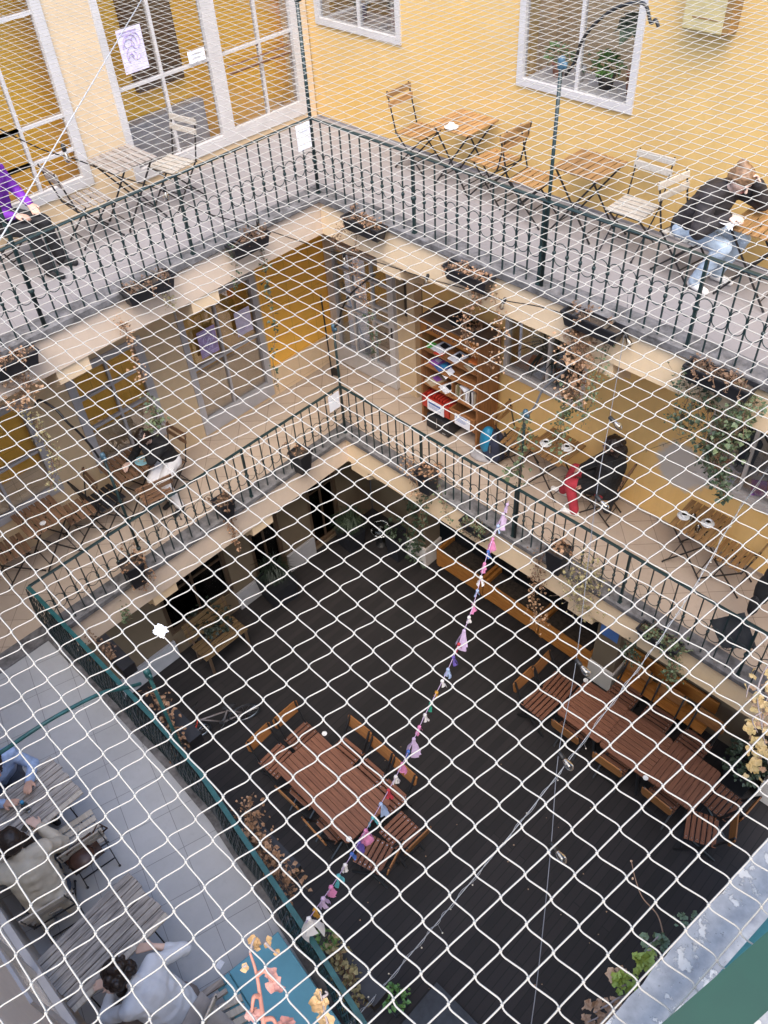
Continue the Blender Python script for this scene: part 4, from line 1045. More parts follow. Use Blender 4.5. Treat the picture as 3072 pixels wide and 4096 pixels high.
trail(Q3, [(2350, 2230), (2380, 2300), (2390, 2380)], LY, 60, .045, .07, 'leaf_olive', 'stem_grey', strands=3)
trail(Q3, [(2140, 2330), (2130, 2400), (2150, 2470), (2190, 2500)], LY, 60, .045, .05, 'leaf_peach', strands=3)
Q4 = trough('black trough with bright green ivy at the right of the lower fascia', 2640, 2545, LY, B1, 0, .50, 'leaf_ivy', 110, .045)
trail(Q4, [(2700, 2570), (2690, 2620), (2680, 2690), (2700, 2720)], LY, 110, .05, .05, 'leaf_ivy', strands=4)
trail(Q4, [(2510, 2570), (2520, 2620), (2550, 2640)], LY, 60, .045, .05, 'leaf_ivy_dark', strands=3)
Q5 = squarepot('empty black square pot with two dry sticks on the lower left railing near the corner', 1200, 1805, LX, PI / 2 + .1, 'leaf_dry', 14, .03, h=.36)
Q6 = squarepot('black square pot of dry creeper on the lower left railing in its middle', 890, 2000, LX, PI / 2, 'leaf_dry_dark', 90, .04, .11, .28)
trail(Q6, [(920, 2050), (930, 2120), (950, 2190)], LX, 60, .045, .04, 'leaf_dry', strands=3)
Q7 = squarepot('black square pot with brown stems on the lower left railing nearest the terrace', 520, 2250, LX, PI / 2 - .1, 'leaf_dry', 70, .04)
trail(Q7, [(560, 2260), (590, 2310), (540, 2340)], LX, 50, .045, .05, 'leaf_dry', strands=3)
trail(ls, [(490, 2430), (505, 2460), (500, 2490)], LX, 26, .05, .03, 'leaf_ivy', name='creeper')
# ivy climbing the green pole
t = thing('ivy', 'ivy climbing the green pole in front of the two white cups', 'plant', (3.14, -.02, B1 + .86))
s, l = MB(), MB(); vine(s, l, [(0, 0, .1), (.03, -.02, .5), (-.02, 0, .9), (0, .02, 1.15)], 46, .055, .04); vine(s, l, [(0, 0, 1.1), (.12, -.05, .95), (.05, 0, .7)], 26, .06, .05); vine(s, l, [(-.02, .02, .3), (-.14, .05, .2), (-.2, .05, .1)], 40, .06, .05)
s.build('stem', 'stem_brown', t); l.build('foliage', 'leaf_ivy', t)
# planters outside the terrace railing
def sheetplant(label, pxs, z, lm, n, size, spread, green=None):
    pts = [at(u, v, z=z + dz) for u, v, dz in pxs]; o = pts[0]; t = thing('dry_shrub', label, 'plant', (o.x, o.y, z - .2)); bpy.context.view_layer.update()
    s, l = MB(), MB()
    for k in range(4): vine(s, l, [p + V((rnd.gauss(0, spread * .6),) * 1 + (rnd.gauss(0, spread * .6), rnd.gauss(0, spread * .4))) for p in pts], n // 4, size, spread)
    off = V((o.x, o.y, z - .2)); s.v = [tuple(V(p) - off) for p in s.v]; l.v = [tuple(V(p) - off) for p in l.v]
    s.build('stem', 'stem_brown', t); l.build('foliage', lm, t)
    if green:
        g = MB(); leafbunch(g, at(*green, z=z) - off, 60, size * 1.1, (.09, .09, .06)); g.build('green_shoot', 'leaf_green', t)
    m = MB(); m.box(-.30, .30, .0, .16, -.16, .0, TR(pts[len(pts) // 2] - off - V((0, 0, .12)))); m.build('box', 'black_plastic', t)
sheetplant('dry brown shrub in a box outside the terrace railing beside the bicycle', [(600, 2760, 0), (640, 2810, .02), (680, 2880, 0), (720, 2960, 0), (690, 3010, 0)], B1 + .2, 'leaf_dry', 130, .045, .05)
sheetplant('tall dry hydrangea outside the terrace railing next to the single table', [(985, 3210, .15), (1010, 3310, .05), (1060, 3400, 0), (1120, 3480, 0), (1165, 3560, 0)], B1 + .3, 'leaf_dry', 300, .042, .065)
sheetplant('yellowing shrub with a green shoot outside the terrace railing at the bottom', [(1330, 3780, .05), (1360, 3840, .03), (1390, 3900, 0), (1380, 3970, 0), (1420, 4010, -.05)], B1 + .3, 'leaf_olive', 190, .04, .05, (1310, 3750))
sheetplant('withered plant in a pot at the corner where terrace and lower gallery meet', [(350, 2540, .02), (385, 2575, .02), (420, 2600, 0), (430, 2640, 0)], B1 + .25, 'leaf_dry_dark', 90, .035, .04)
# ------------------------------------------------------------------ deck plants, bench, bicycle
def bigpot(label, x, y, s, h, lm, n, size, spread=.2, grass=False, mat='black_plastic'):
    t = thing('potted_plant', label, 'plant', (x, y, 0), U(-.1, .1)); m = MB(); vs = []
    for w, z in ((s * .8, 0), (s, h), (s * .93, h), (s * .9, h - .06)): vs += [(-w, -w, z), (w, -w, z), (w, w, z), (-w, w, z)]
    m.add(vs, [(3, 2, 1, 0), (12, 13, 14, 15)] + [(r * 4 + k, r * 4 + (k + 1) % 4, r * 4 + 4 + (k + 1) % 4, r * 4 + 4 + k) for r in range(3) for k in range(4)]); m.build('pot', mat, t)
    l = MB()
    if grass:
        for k in range(n):
            a = U(0, 6.3); L = U(.25, .5); d = V((math.cos(a), math.sin(a), 0)); p = V((U(-.1, .1), U(-.1, .1), h - .05)); q = p + d * L * .3 + V((0, 0, L)); e = p + d * L * .8 + V((0, 0, L * .7)); w = d.cross(V((0, 0, 1))) * .007
            l.add([p - w, p + w, q + w, q - w, e], [(0, 1, 2, 3), (3, 2, 4)])
    else: leafbunch(l, (0, 0, h + spread * .7), n, size, (s + spread * .4, s + spread * .4, spread))
    l.build('foliage', lm, t); return t
bigpot('large black box planter with dark grass in front of the plinth', -.98, -1.10, .27, .50, 'leaf_dark', 240, .05, grass=True)
bigpot('round dark planter of feathery grass by the corner door', -.92, .62, .2, .42, 'leaf_ivy_dark', 200, .05, grass=True)
bigpot('tall black planter with ivy standing before the first pillar', -.10, 1.02, .17, .62, 'leaf_ivy_dark', 60, .07, .16)
bigpot('dark shrub in a planter behind the slatted bench', -1.06, -2.45, .26, .45, 'leaf_dark', 260, .06, .28)
bigpot('leafy potted shrub at the right end of the deck behind the table row', 6.55, 1.12, .2, .4, 'leaf_ivy_dark', 190, .07, .28)
t = thing('ivy', 'ivy wound up the first pillar down to its plinth', 'plant', (.26, 1.1, 0)); s, l = MB(), MB()
for k in range(5): vine(s, l, [(U(-.2, .2), -.02, .1), (U(-.2, .15), -.05, .7), (U(-.15, .15), -.03, 1.4), (U(-.2, .2), -.05, 2.3), (U(-.1, .1), -.02, 3.0)], 46, .085, .05)
s.build('stem', 'stem_brown', t); l.build('foliage', 'leaf_ivy_dark', t)
t = thing('glass_globe', 'bluish glass globe on the deck in the corner', 'globe', (-.52, 1.00, .42)); m = MB(); m.lathe([(.04, -.16), (.14, -.12), (.19, -.02), (.18, .06), (.12, .12), (.10, .12), (.155, .05), (.16, -.02), (.11, -.10), (.001, -.13)], 20); m.build('bowl', 'glass_clear', t, True)
m = MB(); m.ball((0, 0, -.04), .08, 12, 8); m.build('mirror_ball', 'steel', t); m = MB(); m.lathe([(.10, -.42), (.11, -.40), (.03, -.36), (.03, -.17), (.06, -.162)], 12); m.build('stand', 'black_metal', t)
t = thing('slatted_bench', 'pale slatted garden bench with its back to the left wall', 'bench', (-.74, -2.52, 0))
m = MB()
for k in range(5): m.bbox(-.22 + k * .085, -.22 + k * .085 + .07, -.43, .43, .42, .445)
m.build('seat', 'bench_wood', t)
m = MB()
for k in range(4): z = .50 + k * .10; m.bbox(-.012, .012, -.43, .43, 0, .082, TR((-.25 - k * .022, 0, z), ry=-.2))
m.build('backrest', 'bench_wood', t)
for y in (-.38, .36):
    m = MB(); m.beam((-.22, y + .02, 0), (-.22, y + .02, .40), .04, .04); m.beam((-.22, y + .02, .39), (-.34, y + .02, .90), .03, .03); m.build('leg', 'brown_door', t)
    m = MB(); m.box(.16, .20, y, y + .04, 0, .415); m.build('leg', 'brown_door', t)
# bicycle leaning on its stand
t = thing('bicycle', 'dark bicycle with red details parked on the deck below the terrace', 'bicycle', (0.34, -3.43, 0), 0); t.rotation_euler = (D2R(-8), 0, D2R(-113)); t.scale = (.76, .76, .76)
R = .33
for x, nm in ((-.52, 'wheel'), (.52, 'wheel')):
    m = MB(); m.tube([(x + R * math.cos(a), 0, R + R * math.sin(a)) for a in [2 * PI * k / 28 for k in range(28)]], .019, 6, closed=True); w = m.build(nm, 'black_plastic', t, True)
    m = MB(); m.tube([(x + (R - .03) * math.cos(a), 0, R + (R - .03) * math.sin(a)) for a in [2 * PI * k / 28 for k in range(28)]], .009, 5, closed=True); m.build('rim', 'steel', w, True)
    m = MB()
    for k in range(12): a = 2 * PI * k / 12; m.tube([(x, .01, R), (x + (R - .03) * math.cos(a), 0, R + (R - .03) * math.sin(a))], .0016, 3)
    m.build('spokes', 'steel', w)
bb, st_, hd, hb = V((-.08, 0, .28)), V((-.24, 0, .80)), V((.36, 0, .80)), V((.33, 0, .92))
m = MB()
for p, q in ((bb, st_), (bb, hd), (V((-.21, 0, .70)), hd - V((0, 0, .06))), (bb, V((-.52, 0, R))), (V((-.22, 0, .72)), V((-.52, 0, R)))): m.tube([p, q], .017, 8)
m.build('frame', 'cloth_taupe', t, True); m = MB(); m.tube([hb, hd, V((.42, 0, .6)), V((.52, 0, R))], .016, 8); m.build('fork', 'cover_red', t, True)
m = MB(); m.tube([hb + V((-.05, -.28, .03)), hb + V((.05, -.2, .03)), hb, hb + V((.05, .2, .03)), hb + V((-.05, .28, .03))], .013, 8); m.build('handlebar', 'black_metal', t, True)
m = MB(); m.ball(st_ + V((-.04, 0, .07)), (.14, .065, .03), 12, 6); m.build('saddle', 'cloth_black', t, True)
m = MB(); m.lathe([(.09, -.006), (.09, .006)], 18, o=bb, M=Matrix.Rotation(PI / 2, 4, 'X')); m.tube([bb + V((0, .05, 0)), bb + V((.1, .07, -.14))], .008, 6); m.tube([bb + V((0, -.05, 0)), bb + V((-.1, -.07, .14))], .008, 6); m.build('crank', 'steel', t)
tag(MB().box(5.17, 6.25, -4.95, -3.79, .001, .016).build('door_mat', 'cloth_slate'), 'grey green mat on the deck at the bottom of the view', 'mat')
bigpot('leafy plant on the deck beside the grey mat', 5.0, -4.32, .12, .25, 'leaf_green', 70, .06, .12)
m = MB()
for k in range(46):
    u, v = U(1350, 2900), U(2450, 4000); p = at(u, v, z=.002)
    if p.x > .2 and p.y < -.3 and p.x < 7 and p.y > -4.9: m.leaf(p + V((0, 0, .004)), U(.010, .026), (U(-1, 1), U(-1, 1), .05), (0, 0, 1))
tag(m.build('litter', 'leaf_peach'), 'scattered dry leaf crumbs on the dark deck boards', 'litter', kind='stuff')
# ------------------------------------------------------------------ papers and posters
def text(body, size, mat, M, parent, shear=0., name='lettering'):
    c = bpy.data.curves.new(name, 'FONT'); c.body = body; c.size = size; c.shear = shear; c.extrude = .0008; c.align_x = 'CENTER'; c.align_y = 'CENTER'
    o = bpy.data.objects.new(name, c); COL.objects.link(o); bpy.context.view_layer.update()
    me = bpy.data.meshes.new_from_object(o.evaluated_get(bpy.context.evaluated_depsgraph_get())); bpy.data.objects.remove(o)
    me.transform(M); me.materials.clear(); me.materials.append(MATS[mat]); q = bpy.data.objects.new(name, me); COL.objects.link(q); q.parent = parent; return q
def sheet(name, label, cat, c, ux, uz, w, h, mat, lines=None, ink='ink_purple', swirl=0):
    """paper of w x h at c; ux runs along its width, uz up its height, printed face along ux x uz"""
    ux, uz = V(ux).normalized(), V(uz).normalized(); nn = ux.cross(uz); M = Matrix((ux, uz, nn)).transposed().to_4x4(); M.translation = 0, 0, 0
    t = thing(name, label, cat, c)
    m = MB(); nx = 5
    vs = [M @ V((w * (i / nx - .5), h * (j / nx - .5), .002 * math.sin(i * 1.7 + j))) for i in range(nx + 1) for j in range(nx + 1)]
    m.add(vs, [(i * 6 + j, i * 6 + 6 + j, i * 6 + 7 + j, i * 6 + 1 + j) for i in range(nx) for j in range(nx)]); m.build('paper', mat, t)
    if lines:
        k = MB()
        for (x0, x1, y, th) in lines: k.box(x0 * w, x1 * w, (y - th / 2) * h, (y + th / 2) * h, .0035, .0042, M)
        for s in range(swirl):
            a0 = U(0, 6); r0 = U(.08, .26) * w; cx, cy = U(-.15, .2) * w, U(-.25, .2) * h
            k.tube([M @ V((cx + r0 * math.cos(a0 + q * .22), cy + r0 * 1.2 * math.sin(a0 + q * .22), .0038)) for q in range(14)], .005, 4)
        k.build('print', ink, t)
    return t
PL = [(-.4, .3, .42, .03), (-.4, .1, .36, .02), (-.42, .42, -.36, .025), (-.42, .2, -.42, .025), (-.42, -.1, .28, .02)]
sheet('poster', 'lilac flower poster behind the upper glazed opening', 'poster', (XW2 + .012, -.93, 8.74), (0, 1, 0), (0, 0, 1), .31, .44, 'paper_lilac', PL[:2], 'paper_purple', 9)
sheet('notice', 'small white notice in the upper glazed door opening', 'notice', (XW2 + .012, -.13, 8.47), (0, 1, 0), (0, 0, 1), .24, .13, 'paper_white', [(-.3, .3, .2, .08), (-.3, .2, -.1, .08)], 'case_grey')
sheet('poster', 'purple printed poster on the left pane of the lower glazed wall', 'poster', (XW1 + .012, -1.03, 5.12), (0, 1, 0), (0, 0, 1), .30, .42, 'paper_purple', PL, 'paper_lilac', 10)
sheet('notice', 'plain pale lilac sheet on the right pane of the lower glazed wall', 'notice', (XW1 + .012, -.40, 5.13), (0, 1, 0), (0, 0, 1), .27, .39, 'paper_lilac', [(-.35, .3, -.2, .015), (-.35, .2, -.26, .015), (-.35, .3, -.32, .015)], 'paper_purple')
sheet('notice', 'white sheet tied to the upper railing at the corner', 'notice', (.028, -.14, B2 + .70), (0, 1, 0), (0, 0, 1), .20, .28, 'paper_white', [(-.3, .3, .2, .02)], 'case_grey')
sheet('notice', 'pale blue white sheet tied to the lower railing at the corner', 'notice', (.028, -.16, B1 + .68), (0, 1, 0), (0, 0, 1), .20, .28, 'paper_white', [(-.3, .3, .2, .02)], 'case_grey')
sheet('poster', 'blue poster on the pillar between the wooden benches', 'poster', (4.15, 1.152, 1.45), (1, 0, 0), (0, 0, 1), .30, .42, 'paper_blue', [(-.3, .3, .3, .03)], 'cover_blue')
sheet('scrap', 'small white scrap of paper on the terrace floor beside the teal chest', 'paper', at(880, 3858, z=F1 + .012), (1, .3, 0), (-.3, 1, 0), .055, .07, 'paper_white')

# ------------------------------------------------------------------ wall box and sill plants upstairs
t = thing('wall_box', 'yellowed box with a wooden side fixed high on the yellow wall', 'wall box', (3.62, YW2 - .002, 9.20)); m = MB(); m.bbox(-.20, .17, -.17, 0, 0, .62, c=.03); m.build('case', 'box_face', t)
m = MB(); m.bbox(.171, .23, -.165, 0, .02, .62, c=.01); m.build('side_panel', 'box_side', t); m = MB(); m.box(-.12, .12, -.1735, -.171, .12, .13); m.box(-.1, .05, -.1735, -.171, .3, .306); m.build('seam', 'box_side', t)
def sillplant(label, x, z, potmat, r, h, lm, kind, n=60, y=YW2 + .26, size=.06):
    t = thing('potted_plant', label, 'plant', (x, y, z)); m = MB(); m.lathe([(r * .72, 0), (r, h), (r * 1.06, h), (r * 1.06, h + .02), (r * .9, h + .02), (r * .88, h - .01), (.001, h - .01)], 14); m.build('pot', potmat, t, True)
    s, l = MB(), MB()
    if kind == 'bush': leafbunch(l, (0, 0, h + .10), n, size, (.15, .12, .11))
    if kind == 'tall':
        s.tube([(0, 0, h), (.01, 0, h + .3), (-.01, 0, h + .65)], .008, 6)
        for k in range(9): a = k * .75; d = V((math.cos(a), math.sin(a) * .6, -.45)); l.leaf((-.01, 0, h + .6 - .02 * k), .30, d, (0, 0, 1))
    if kind == 'palm':
        for k in range(n):
            a = U(0, 6.3); L = U(.3, .5); d = V((math.cos(a), math.sin(a), 0)); w = d.cross(V((0, 0, 1))) * .014; p = V((0, 0, h)); q = p + d * L * .4 + V((0, 0, L * .75)); e = p + d * L + V((0, 0, L * .5)); f = p + d * L * 1.3 + V((0, 0, L * .1))
            l.add([p - w * .6, p + w * .6, q + w, q - w, e + w * .8, e - w * .8, f], [(0, 1, 2, 3), (3, 2, 4, 5), (5, 4, 6)])
    if s.v: s.build('stem', 'stem_brown', t)
    l.build('foliage', lm, t); return t
sillplant('dark potted plant behind the first pane of the corner window', -1.06, 8.49, 'cover_blue', .07, .13, 'leaf_ivy_dark', 'bush', 40)
sillplant('plant in a large terracotta pot behind the second pane of the corner window', -.44, 8.49, 'terracotta', .10, .20, 'leaf_ivy_dark', 'bush', 40)
sillplant('trailing green plant in a small orange pot at the left of the upper window', 1.88, 8.41, 'terracotta', .07, .12, 'leaf_green', 'bush', 60)
sillplant('small pink pot beside the middle bar of the upper window', 2.15, 8.41, 'pot_white', .06, .12, 'leaf_ivy', 'bush', 26, size=.04)
sillplant('bushy green plant in a dark pot in the right half of the upper window', 2.47, 8.41, 'black_plastic', .09, .12, 'leaf_green', 'bush', 110, size=.07)
sillplant('tall plant with long drooping leaves in a terracotta pot by the window edge', 2.78, 8.41, 'terracotta', .075, .20, 'leaf_ivy', 'tall')
sillplant('spider plant with arching leaves in the lower window beside the bookshelf', 2.22, 4.84, 'black_plastic', .08, .12, 'leaf_dark', 'palm', 26, YW1 + .30)
sillplant('dark bushy palm behind the dry creeper in the lower window', 2.62, 4.84, 'black_plastic', .10, .14, 'leaf_dark', 'palm', 60, YW1 + .34)
sillplant('dark palm in a tall black vase in the lower right window', 5.0, 4.70, 'black_plastic', .13, .42, 'leaf_dark', 'palm', 46, YW1 + .30)
def booklet(label, c, rz, w, h, mat, th=.012, inner=None, group=None, tilt=0.):
    t = thing('booklet', label, 'booklet', c, rz, group); t.rotation_euler = (tilt, 0, rz); m = MB(); m.bbox(-w / 2, w / 2, -h / 2, h / 2, 0, th, c=.0015); m.build('cover', mat, t)
    if inner: m = MB(); m.box(-w * .3, w * .3, -h * .05, h * .32, th + .0003, th + .0012); m.build('print', inner, t)
    return t
for k, (x, y, rz, mt, lab) in enumerate(((1.98, .30, .2, 'cover_orange', 'orange booklet on the sill of the lower window, beneath the spider plant'), (2.22, .16, -.3, 'paper_white', 'white leaflet on the sill of the lower window'), (2.34, .24, .5, 'cover_orange', 'orange booklet leaning to the middle bar of the lower window'), (2.75, .22, .1, 'cover_orange', 'orange booklet half hidden by the dry creeper'))):
    booklet(lab, (x, YW1 + y, 4.85), rz, .15, .20, mt, .014, tilt=.25)
for x, y, rz, mt, lab in ((4.80, .22, .3, 'cover_orange', 'orange booklet behind the hanging ivy in the lower right window'), (4.95, .14, .0, 'paper_white', 'white leaflet before the tall black vase'), (5.38, .22, -.4, 'cover_orange', 'large orange book at the right edge of the lower right window'), (5.30, .14, .5, 'cover_purple', 'dark purple book at the right edge of the lower right window')):
    booklet(lab, (x, YW1 + y, 4.72), rz, .17, .21, mt, .02, tilt=.25)

# ------------------------------------------------------------------ bookshelf
SX, SY, SH = .66, .95, 1.82
bs = thing('bookshelf', 'open wooden bookshelf with handwritten header, crates and leaflets', 'bookshelf', (SX, SY, F1)); SW, SD = 1.04, .44
for x in (0, SW - .03): m = MB(); m.box(x, x + .03, 0, SD, 0, SH - .025); m.build('side_panel', 'shelf_wood', bs)
m = MB(); m.box(.031, SW - .031, SD - .012, SD, .12, SH - .03); m.build('back_panel', 'shelf_wood', bs)
m = MB(); m.bbox(-.01, SW + .01, -.01, SD, SH - .024, SH); m.build('top_board', 'shelf_top', bs)
m = MB(); m.box(.031, SW - .031, -.004, .016, SH - .215, SH - .026); m.build('header_board', 'orange_wood', bs)
text('Knižnica z knihy', .125, 'ink_dark', Matrix.Translation((SW / 2, -.0055, SH - .118)) @ Matrix.Rotation(PI / 2, 4, 'X'), bs, .35)
SZ = [1.32, 1.06, .74, .34]
for z in SZ: m = MB(); m.box(.031, SW - .031, .004, SD - .013, z - .022, z); m.build('shelf', 'shelf_wood', bs)
m = MB(); m.box(.55, .57, .02, SD - .013, .741, 1.037); m.build('divider', 'shelf_wood', bs)
def on(x, y, z): return (SX + x, SY + y, F1 + z + .001)
booklet('bright green card at the left end of the top shelf', on(.09, .12, SZ[0]), .2, .10, .13, 'cover_green')
booklet('large white leaflet with dark pictures on the top shelf', on(.25, .18, SZ[0]), -.15, .20, .27, 'paper_white', .014, 'cover_black')
booklet('red card before the large white leaflet on the top shelf', on(.30, .055, SZ[0]), .15, .14, .08, 'cover_red')
booklet('white booklet with a round black print on the top shelf', on(.56, .14, SZ[0]), -.1, .17, .23, 'paper_white', .016, 'cover_black')
booklet('orange book on the top shelf right of the black print', on(.80, .24, SZ[0]), .1, .15, .17, 'cover_orange', .03)
booklet('black and white card at the right end of the top shelf', on(.83, .08, SZ[0]), -.3, .16, .12, 'cover_tan', .01, 'cover_black')
booklet('purple booklet on the second shelf', on(.16, .16, SZ[1]), -.2, .14, .20, 'cover_purple', .012, 'paper_lilac')
booklet('blue brochure on the second shelf', on(.31, .12, SZ[1]), -.35, .14, .21, 'cover_blue', .014, 'cover_turq' if 0 else 'bottle_blue')
booklet('white paper hanging over the edge of the second shelf', on(.46, .06, SZ[1]), -.4, .12, .16, 'paper_white', .006, tilt=.5)
booklet('tan picture book on the third shelf', on(.14, .14, SZ[2]), -.25, .20, .26, 'cover_tan', .016, 'cover_purple')
booklet('white magazine with a black corner on the third shelf', on(.40, .12, SZ[2]), -.3, .19, .20, 'paper_white', .012, 'cover_black')
cols = ['cover_tan', 'leaf_olive', 'cover_tan', 'leaf_dry', 'cover_tan', 'paper_white', 'pot_white', 'cover_black', 'pot_white', 'cover_tan']
for k, c in enumerate(cols):
    h = U(.17, .24); x = .60 + k * .038; o = MB().bbox(-.013, .013, 0, .15, 0, h).build('book', c); o.location = on(x, .05, SZ[2]); o.rotation_euler = (0, U(-.06, .06), 0)
    tag(o, 'book standing in the upright row on the right of the third shelf', 'book', 'upright books on the third shelf')
booklet('open white paper lying on the upright books', on(.78, .10, SZ[2] + .25), -.4, .15, .20, 'paper_white', .004, tilt=.35)
def crate(label, x, y, z, L, Wd, h, mat, lab_mat=None, ink=None):
    t = thing('crate', label, 'crate', on(x, y, z)); m = MB(); c = .012
    m.box(0, L, 0, c, 0, h); m.box(0, L, Wd - c, Wd, 0, h); m.box(0, c, c, Wd - c, 0, h); m.box(L - c, L, c, Wd - c, 0, h); m.box(c, L - c, c, Wd - c, 0, .012)
    m.box(-.01, L + .01, -.012, 0, h - .03, h); m.build('shell', mat, t)
    if lab_mat: m = MB(); m.box(L * .22, L * .85, -.0165, -.0125, .0, h - .035); o = m.build('label', lab_mat, t); q = MB(); q.box(L * .27, L * .72, -.0185, -.0167, h - .085, h - .055); [q.box(L * .27, L * U(.5, .8), -.0185, -.0167, h - .11 - k * .02, h - .105 - k * .02) for k in range(3)]; q.build('print', 'cover_blue', o)
    return t
crate('red plastic crate of thin red booklets with a white blue printed label', .035, -.02, .345, .50, .36, .20, 'crate_red', 'paper_white')
for k in range(9): o = MB().bbox(-.014, .014, .03, .32, .03, .24).build('booklet', 'crate_red'); o.location = on(.09 + k * .05, -.02, .345); o.rotation_euler = (0, .12, 0); tag(o, 'thin red booklet filed upright in the red crate', 'booklet', 'red booklets filed in the crate')
crate('wooden crate with a white blue printed label on the lowest shelf', .56, -.015, .345, .44, .36, .22, 'shelf_wood', 'paper_white')
t = thing('black_box', 'black box with a dangling tag standing under the bookshelf', 'box', on(.14, -.05, -.0)); m = MB(); m.bbox(0, .42, 0, .34, .02, .27, c=.012); m.build('body', 'black_plastic', t); m = MB(); m.box(.30, .36, -.0025, .0, .05, .06); m.build('print', 'case_grey', t); m = MB(); m.tube([(.2, -.006, .27), (.2, -.012, .17), (.205, -.012, .11)], .006, 6); m.build('dangling_tag', 'steel', t)
p = at(1985, 1335, y=1.2); t = thing('bowl', 'dark dish of dried flowers on top of the bookshelf', 'bowl', (SX + .72, SY + .20, F1 + SH)); m = MB(); m.lathe([(.06, 0), (.13, .05), (.125, .05), (.05, .012), (.001, .012)], 16); m.build('dish', 'black_plastic', t, True); l = MB(); leafbunch(l, (.03, 0, .08), 60, .05, (.14, .10, .05)); l.build('foliage', 'leaf_dry', t)
t = thing('hat', 'dark hat lying on top of the bookshelf', 'hat', (SX + .50, SY + .25, F1 + SH)); m = MB(); m.lathe([(.15, 0), (.15, .006), (.09, .012), (.085, .07), (.05, .09), (.001, .092)], 18); m.build('crown', 'cloth_black', t, True)
# black bar leaning in the corner
t = thing('leaning_bar', 'thin black bar leaning in the ochre corner behind the railing', 'bar', (-1.18, .86, F1)); m = MB(); m.beam((.0, -.02, 0), (-.27, .16, 1.28), .022, .022); m.build('bar', 'black_metal', t); m = MB(); m.prism([(-.02, -.02), (.12, .04), (.10, .06), (-.02, .04)], .02, .13); m.build('foot', 'black_metal', t)
# backpack
t = thing('backpack', 'bright blue and navy backpack on the floor between bookshelf and bistro chair', 'backpack', (1.97, 1.02, F1), -.15); m = MB(); m.ball((0, 0, .25), (.17, .13, .26), 14, 10); m.ball((.0, -.02, .12), (.18, .14, .13), 12, 8); m.build('body', 'pack_navy', t, True)
m = MB(); m.ball((-.09, -.05, .30), (.12, .12, .24), 12, 10); m.build('front_pocket', 'pack_blue', t, True); m = MB()
for y in (-.07, .07): m.tube([(.10, y, .50), (.19, y, .36), (.20, y, .15), (.14, y, .05)], .016, 6)
m.tube([(.0, -.03, .5), (.03, 0, .56), (.06, .03, .5)], .012, 6); m.build('straps', 'cloth_black', t, True); m = MB(); m.tube([(.06, -.15, .36), (.07, -.16, .24)], .009, 6); m.build('buckle', 'steel', t)
t = thing('cloth_bag', 'pale grey cloth bundle on the floor under the backpack', 'bag', (1.80, .90, F1)); m = MB(); m.ball((0, 0, .03), (.17, .10, .05), 12, 6); m.ball((.1, .03, .03), (.12, .08, .06), 10, 6); m.build('bundle', 'cloth_grey', t, True)
# dark cloth hung over the railing, black jacket at the edge
def cloth(name, label, cat, quad, mat, amp=.012, n=14, th=.006, ux=5.):
    o = quad[0]; m = MB(); g = []
    for i in range(n + 1):
        for j in range(n + 1):
            a = quad[0].lerp(quad[1], i / n); b = quad[3].lerp(quad[2], i / n); p = a.lerp(b, j / n); w = math.sin(i / n * ux * 2 * PI) * amp * (.3 + j / n)
            nn = (quad[1] - quad[0]).cross(quad[3] - quad[0]).normalized(); g.append(p - o + nn * w)
    nrm = (quad[1] - quad[0]).cross(quad[3] - quad[0]).normalized() * th
    N = len(g); vs = g + [p + nrm for p in g]; fs = []
    for i in range(n):
        for j in range(n): a = i * (n + 1) + j; q = (a, a + n + 1, a + n + 2, a + 1); fs += [q, tuple(N + k for k in q[::-1])]
    m.add(vs, fs); t = thing(name, label, cat, o); m.build('fabric', mat, t, True); return t
cloth('dark_cloth', 'dark slate cloth hanging inside the lower railing at the right edge', 'cloth', [at(2838, 2482, y=.05), at(2977, 2450, y=.05), at(3027, 2597, y=.05), at(2888, 2592, y=.05)], 'cloth_slate', .008)
t = thing('black_jacket', 'black jacket slung over the lower railing at the right edge of the view', 'jacket', at(3055, 2360, y=.30)); m = MB(); m.ball((0, 0, 0), (.09, .07, .24), 12, 8); m.ball((.05, .02, .2), (.11, .08, .2), 12, 8); m.ball((-.02, -.05, -.22), (.06, .06, .16), 10, 6); m.build('fabric', 'cloth_black', t, True)
# ------------------------------------------------------------------ terrace furniture
def pallet_table(label, x0, x1, y0, y1, rz=0., z=.74, lab2=None):
    cx, cy = (x0 + x1) / 2, (y0 + y1) / 2; t = thing('plank_table', label, 'table', (cx, cy, F1), rz, None); L, Wd = x1 - x0, y1 - y0; n = 8; w = L / n
    m = MB()
    for k in range(n): e = U(-.012, .012); m.bbox(-L / 2 + k * w + .003, -L / 2 + (k + 1) * w - .004, -Wd / 2 + e, Wd / 2 + e, z - .024, z + U(-.003, .002), c=.003)
    m.build('tabletop', 'pallet_wood', t); m = MB(); m.bbox(L / 2 - w * .1, L / 2 + .045, -Wd / 2, Wd / 2, z - .03, z - .006); m.build('edge_plank', 'pale_wood', t)
    for sy in (-1, 1):
        y = sy * Wd * .36; m = MB(); m.beam((-L * .4, y, z - .03), (L * .55, y, .012), .022, .012, (0, 1, 0)); m.beam((L * .4, y - sy * .016, z - .03), (-L * .55, y - sy * .016, .012), .022, .012, (0, 1, 0)); m.ball((L * .55, y, .014), .018, 8, 5); m.ball((-L * .55, y, .014), .018, 8, 5); m.build('leg_frame', 'black_metal', t)
    m = MB(); m.tube([(L * .48, -Wd * .36, .1), (L * .48, Wd * .36, .1)], .006, 6); m.build('stretcher', 'black_metal', t); return t
pallet_table('weathered plank table with a phone on it at the left edge of the terrace', 1.98, 2.50, -6.78, -5.74, .03)
pallet_table('weathered plank table beside the person in the white shirt', 3.50, 4.02, -6.78, -5.84, .06)
WHITE = {'bistro_wood_y': 'pale_wood', 'bistro_wood': 'pale_wood'}
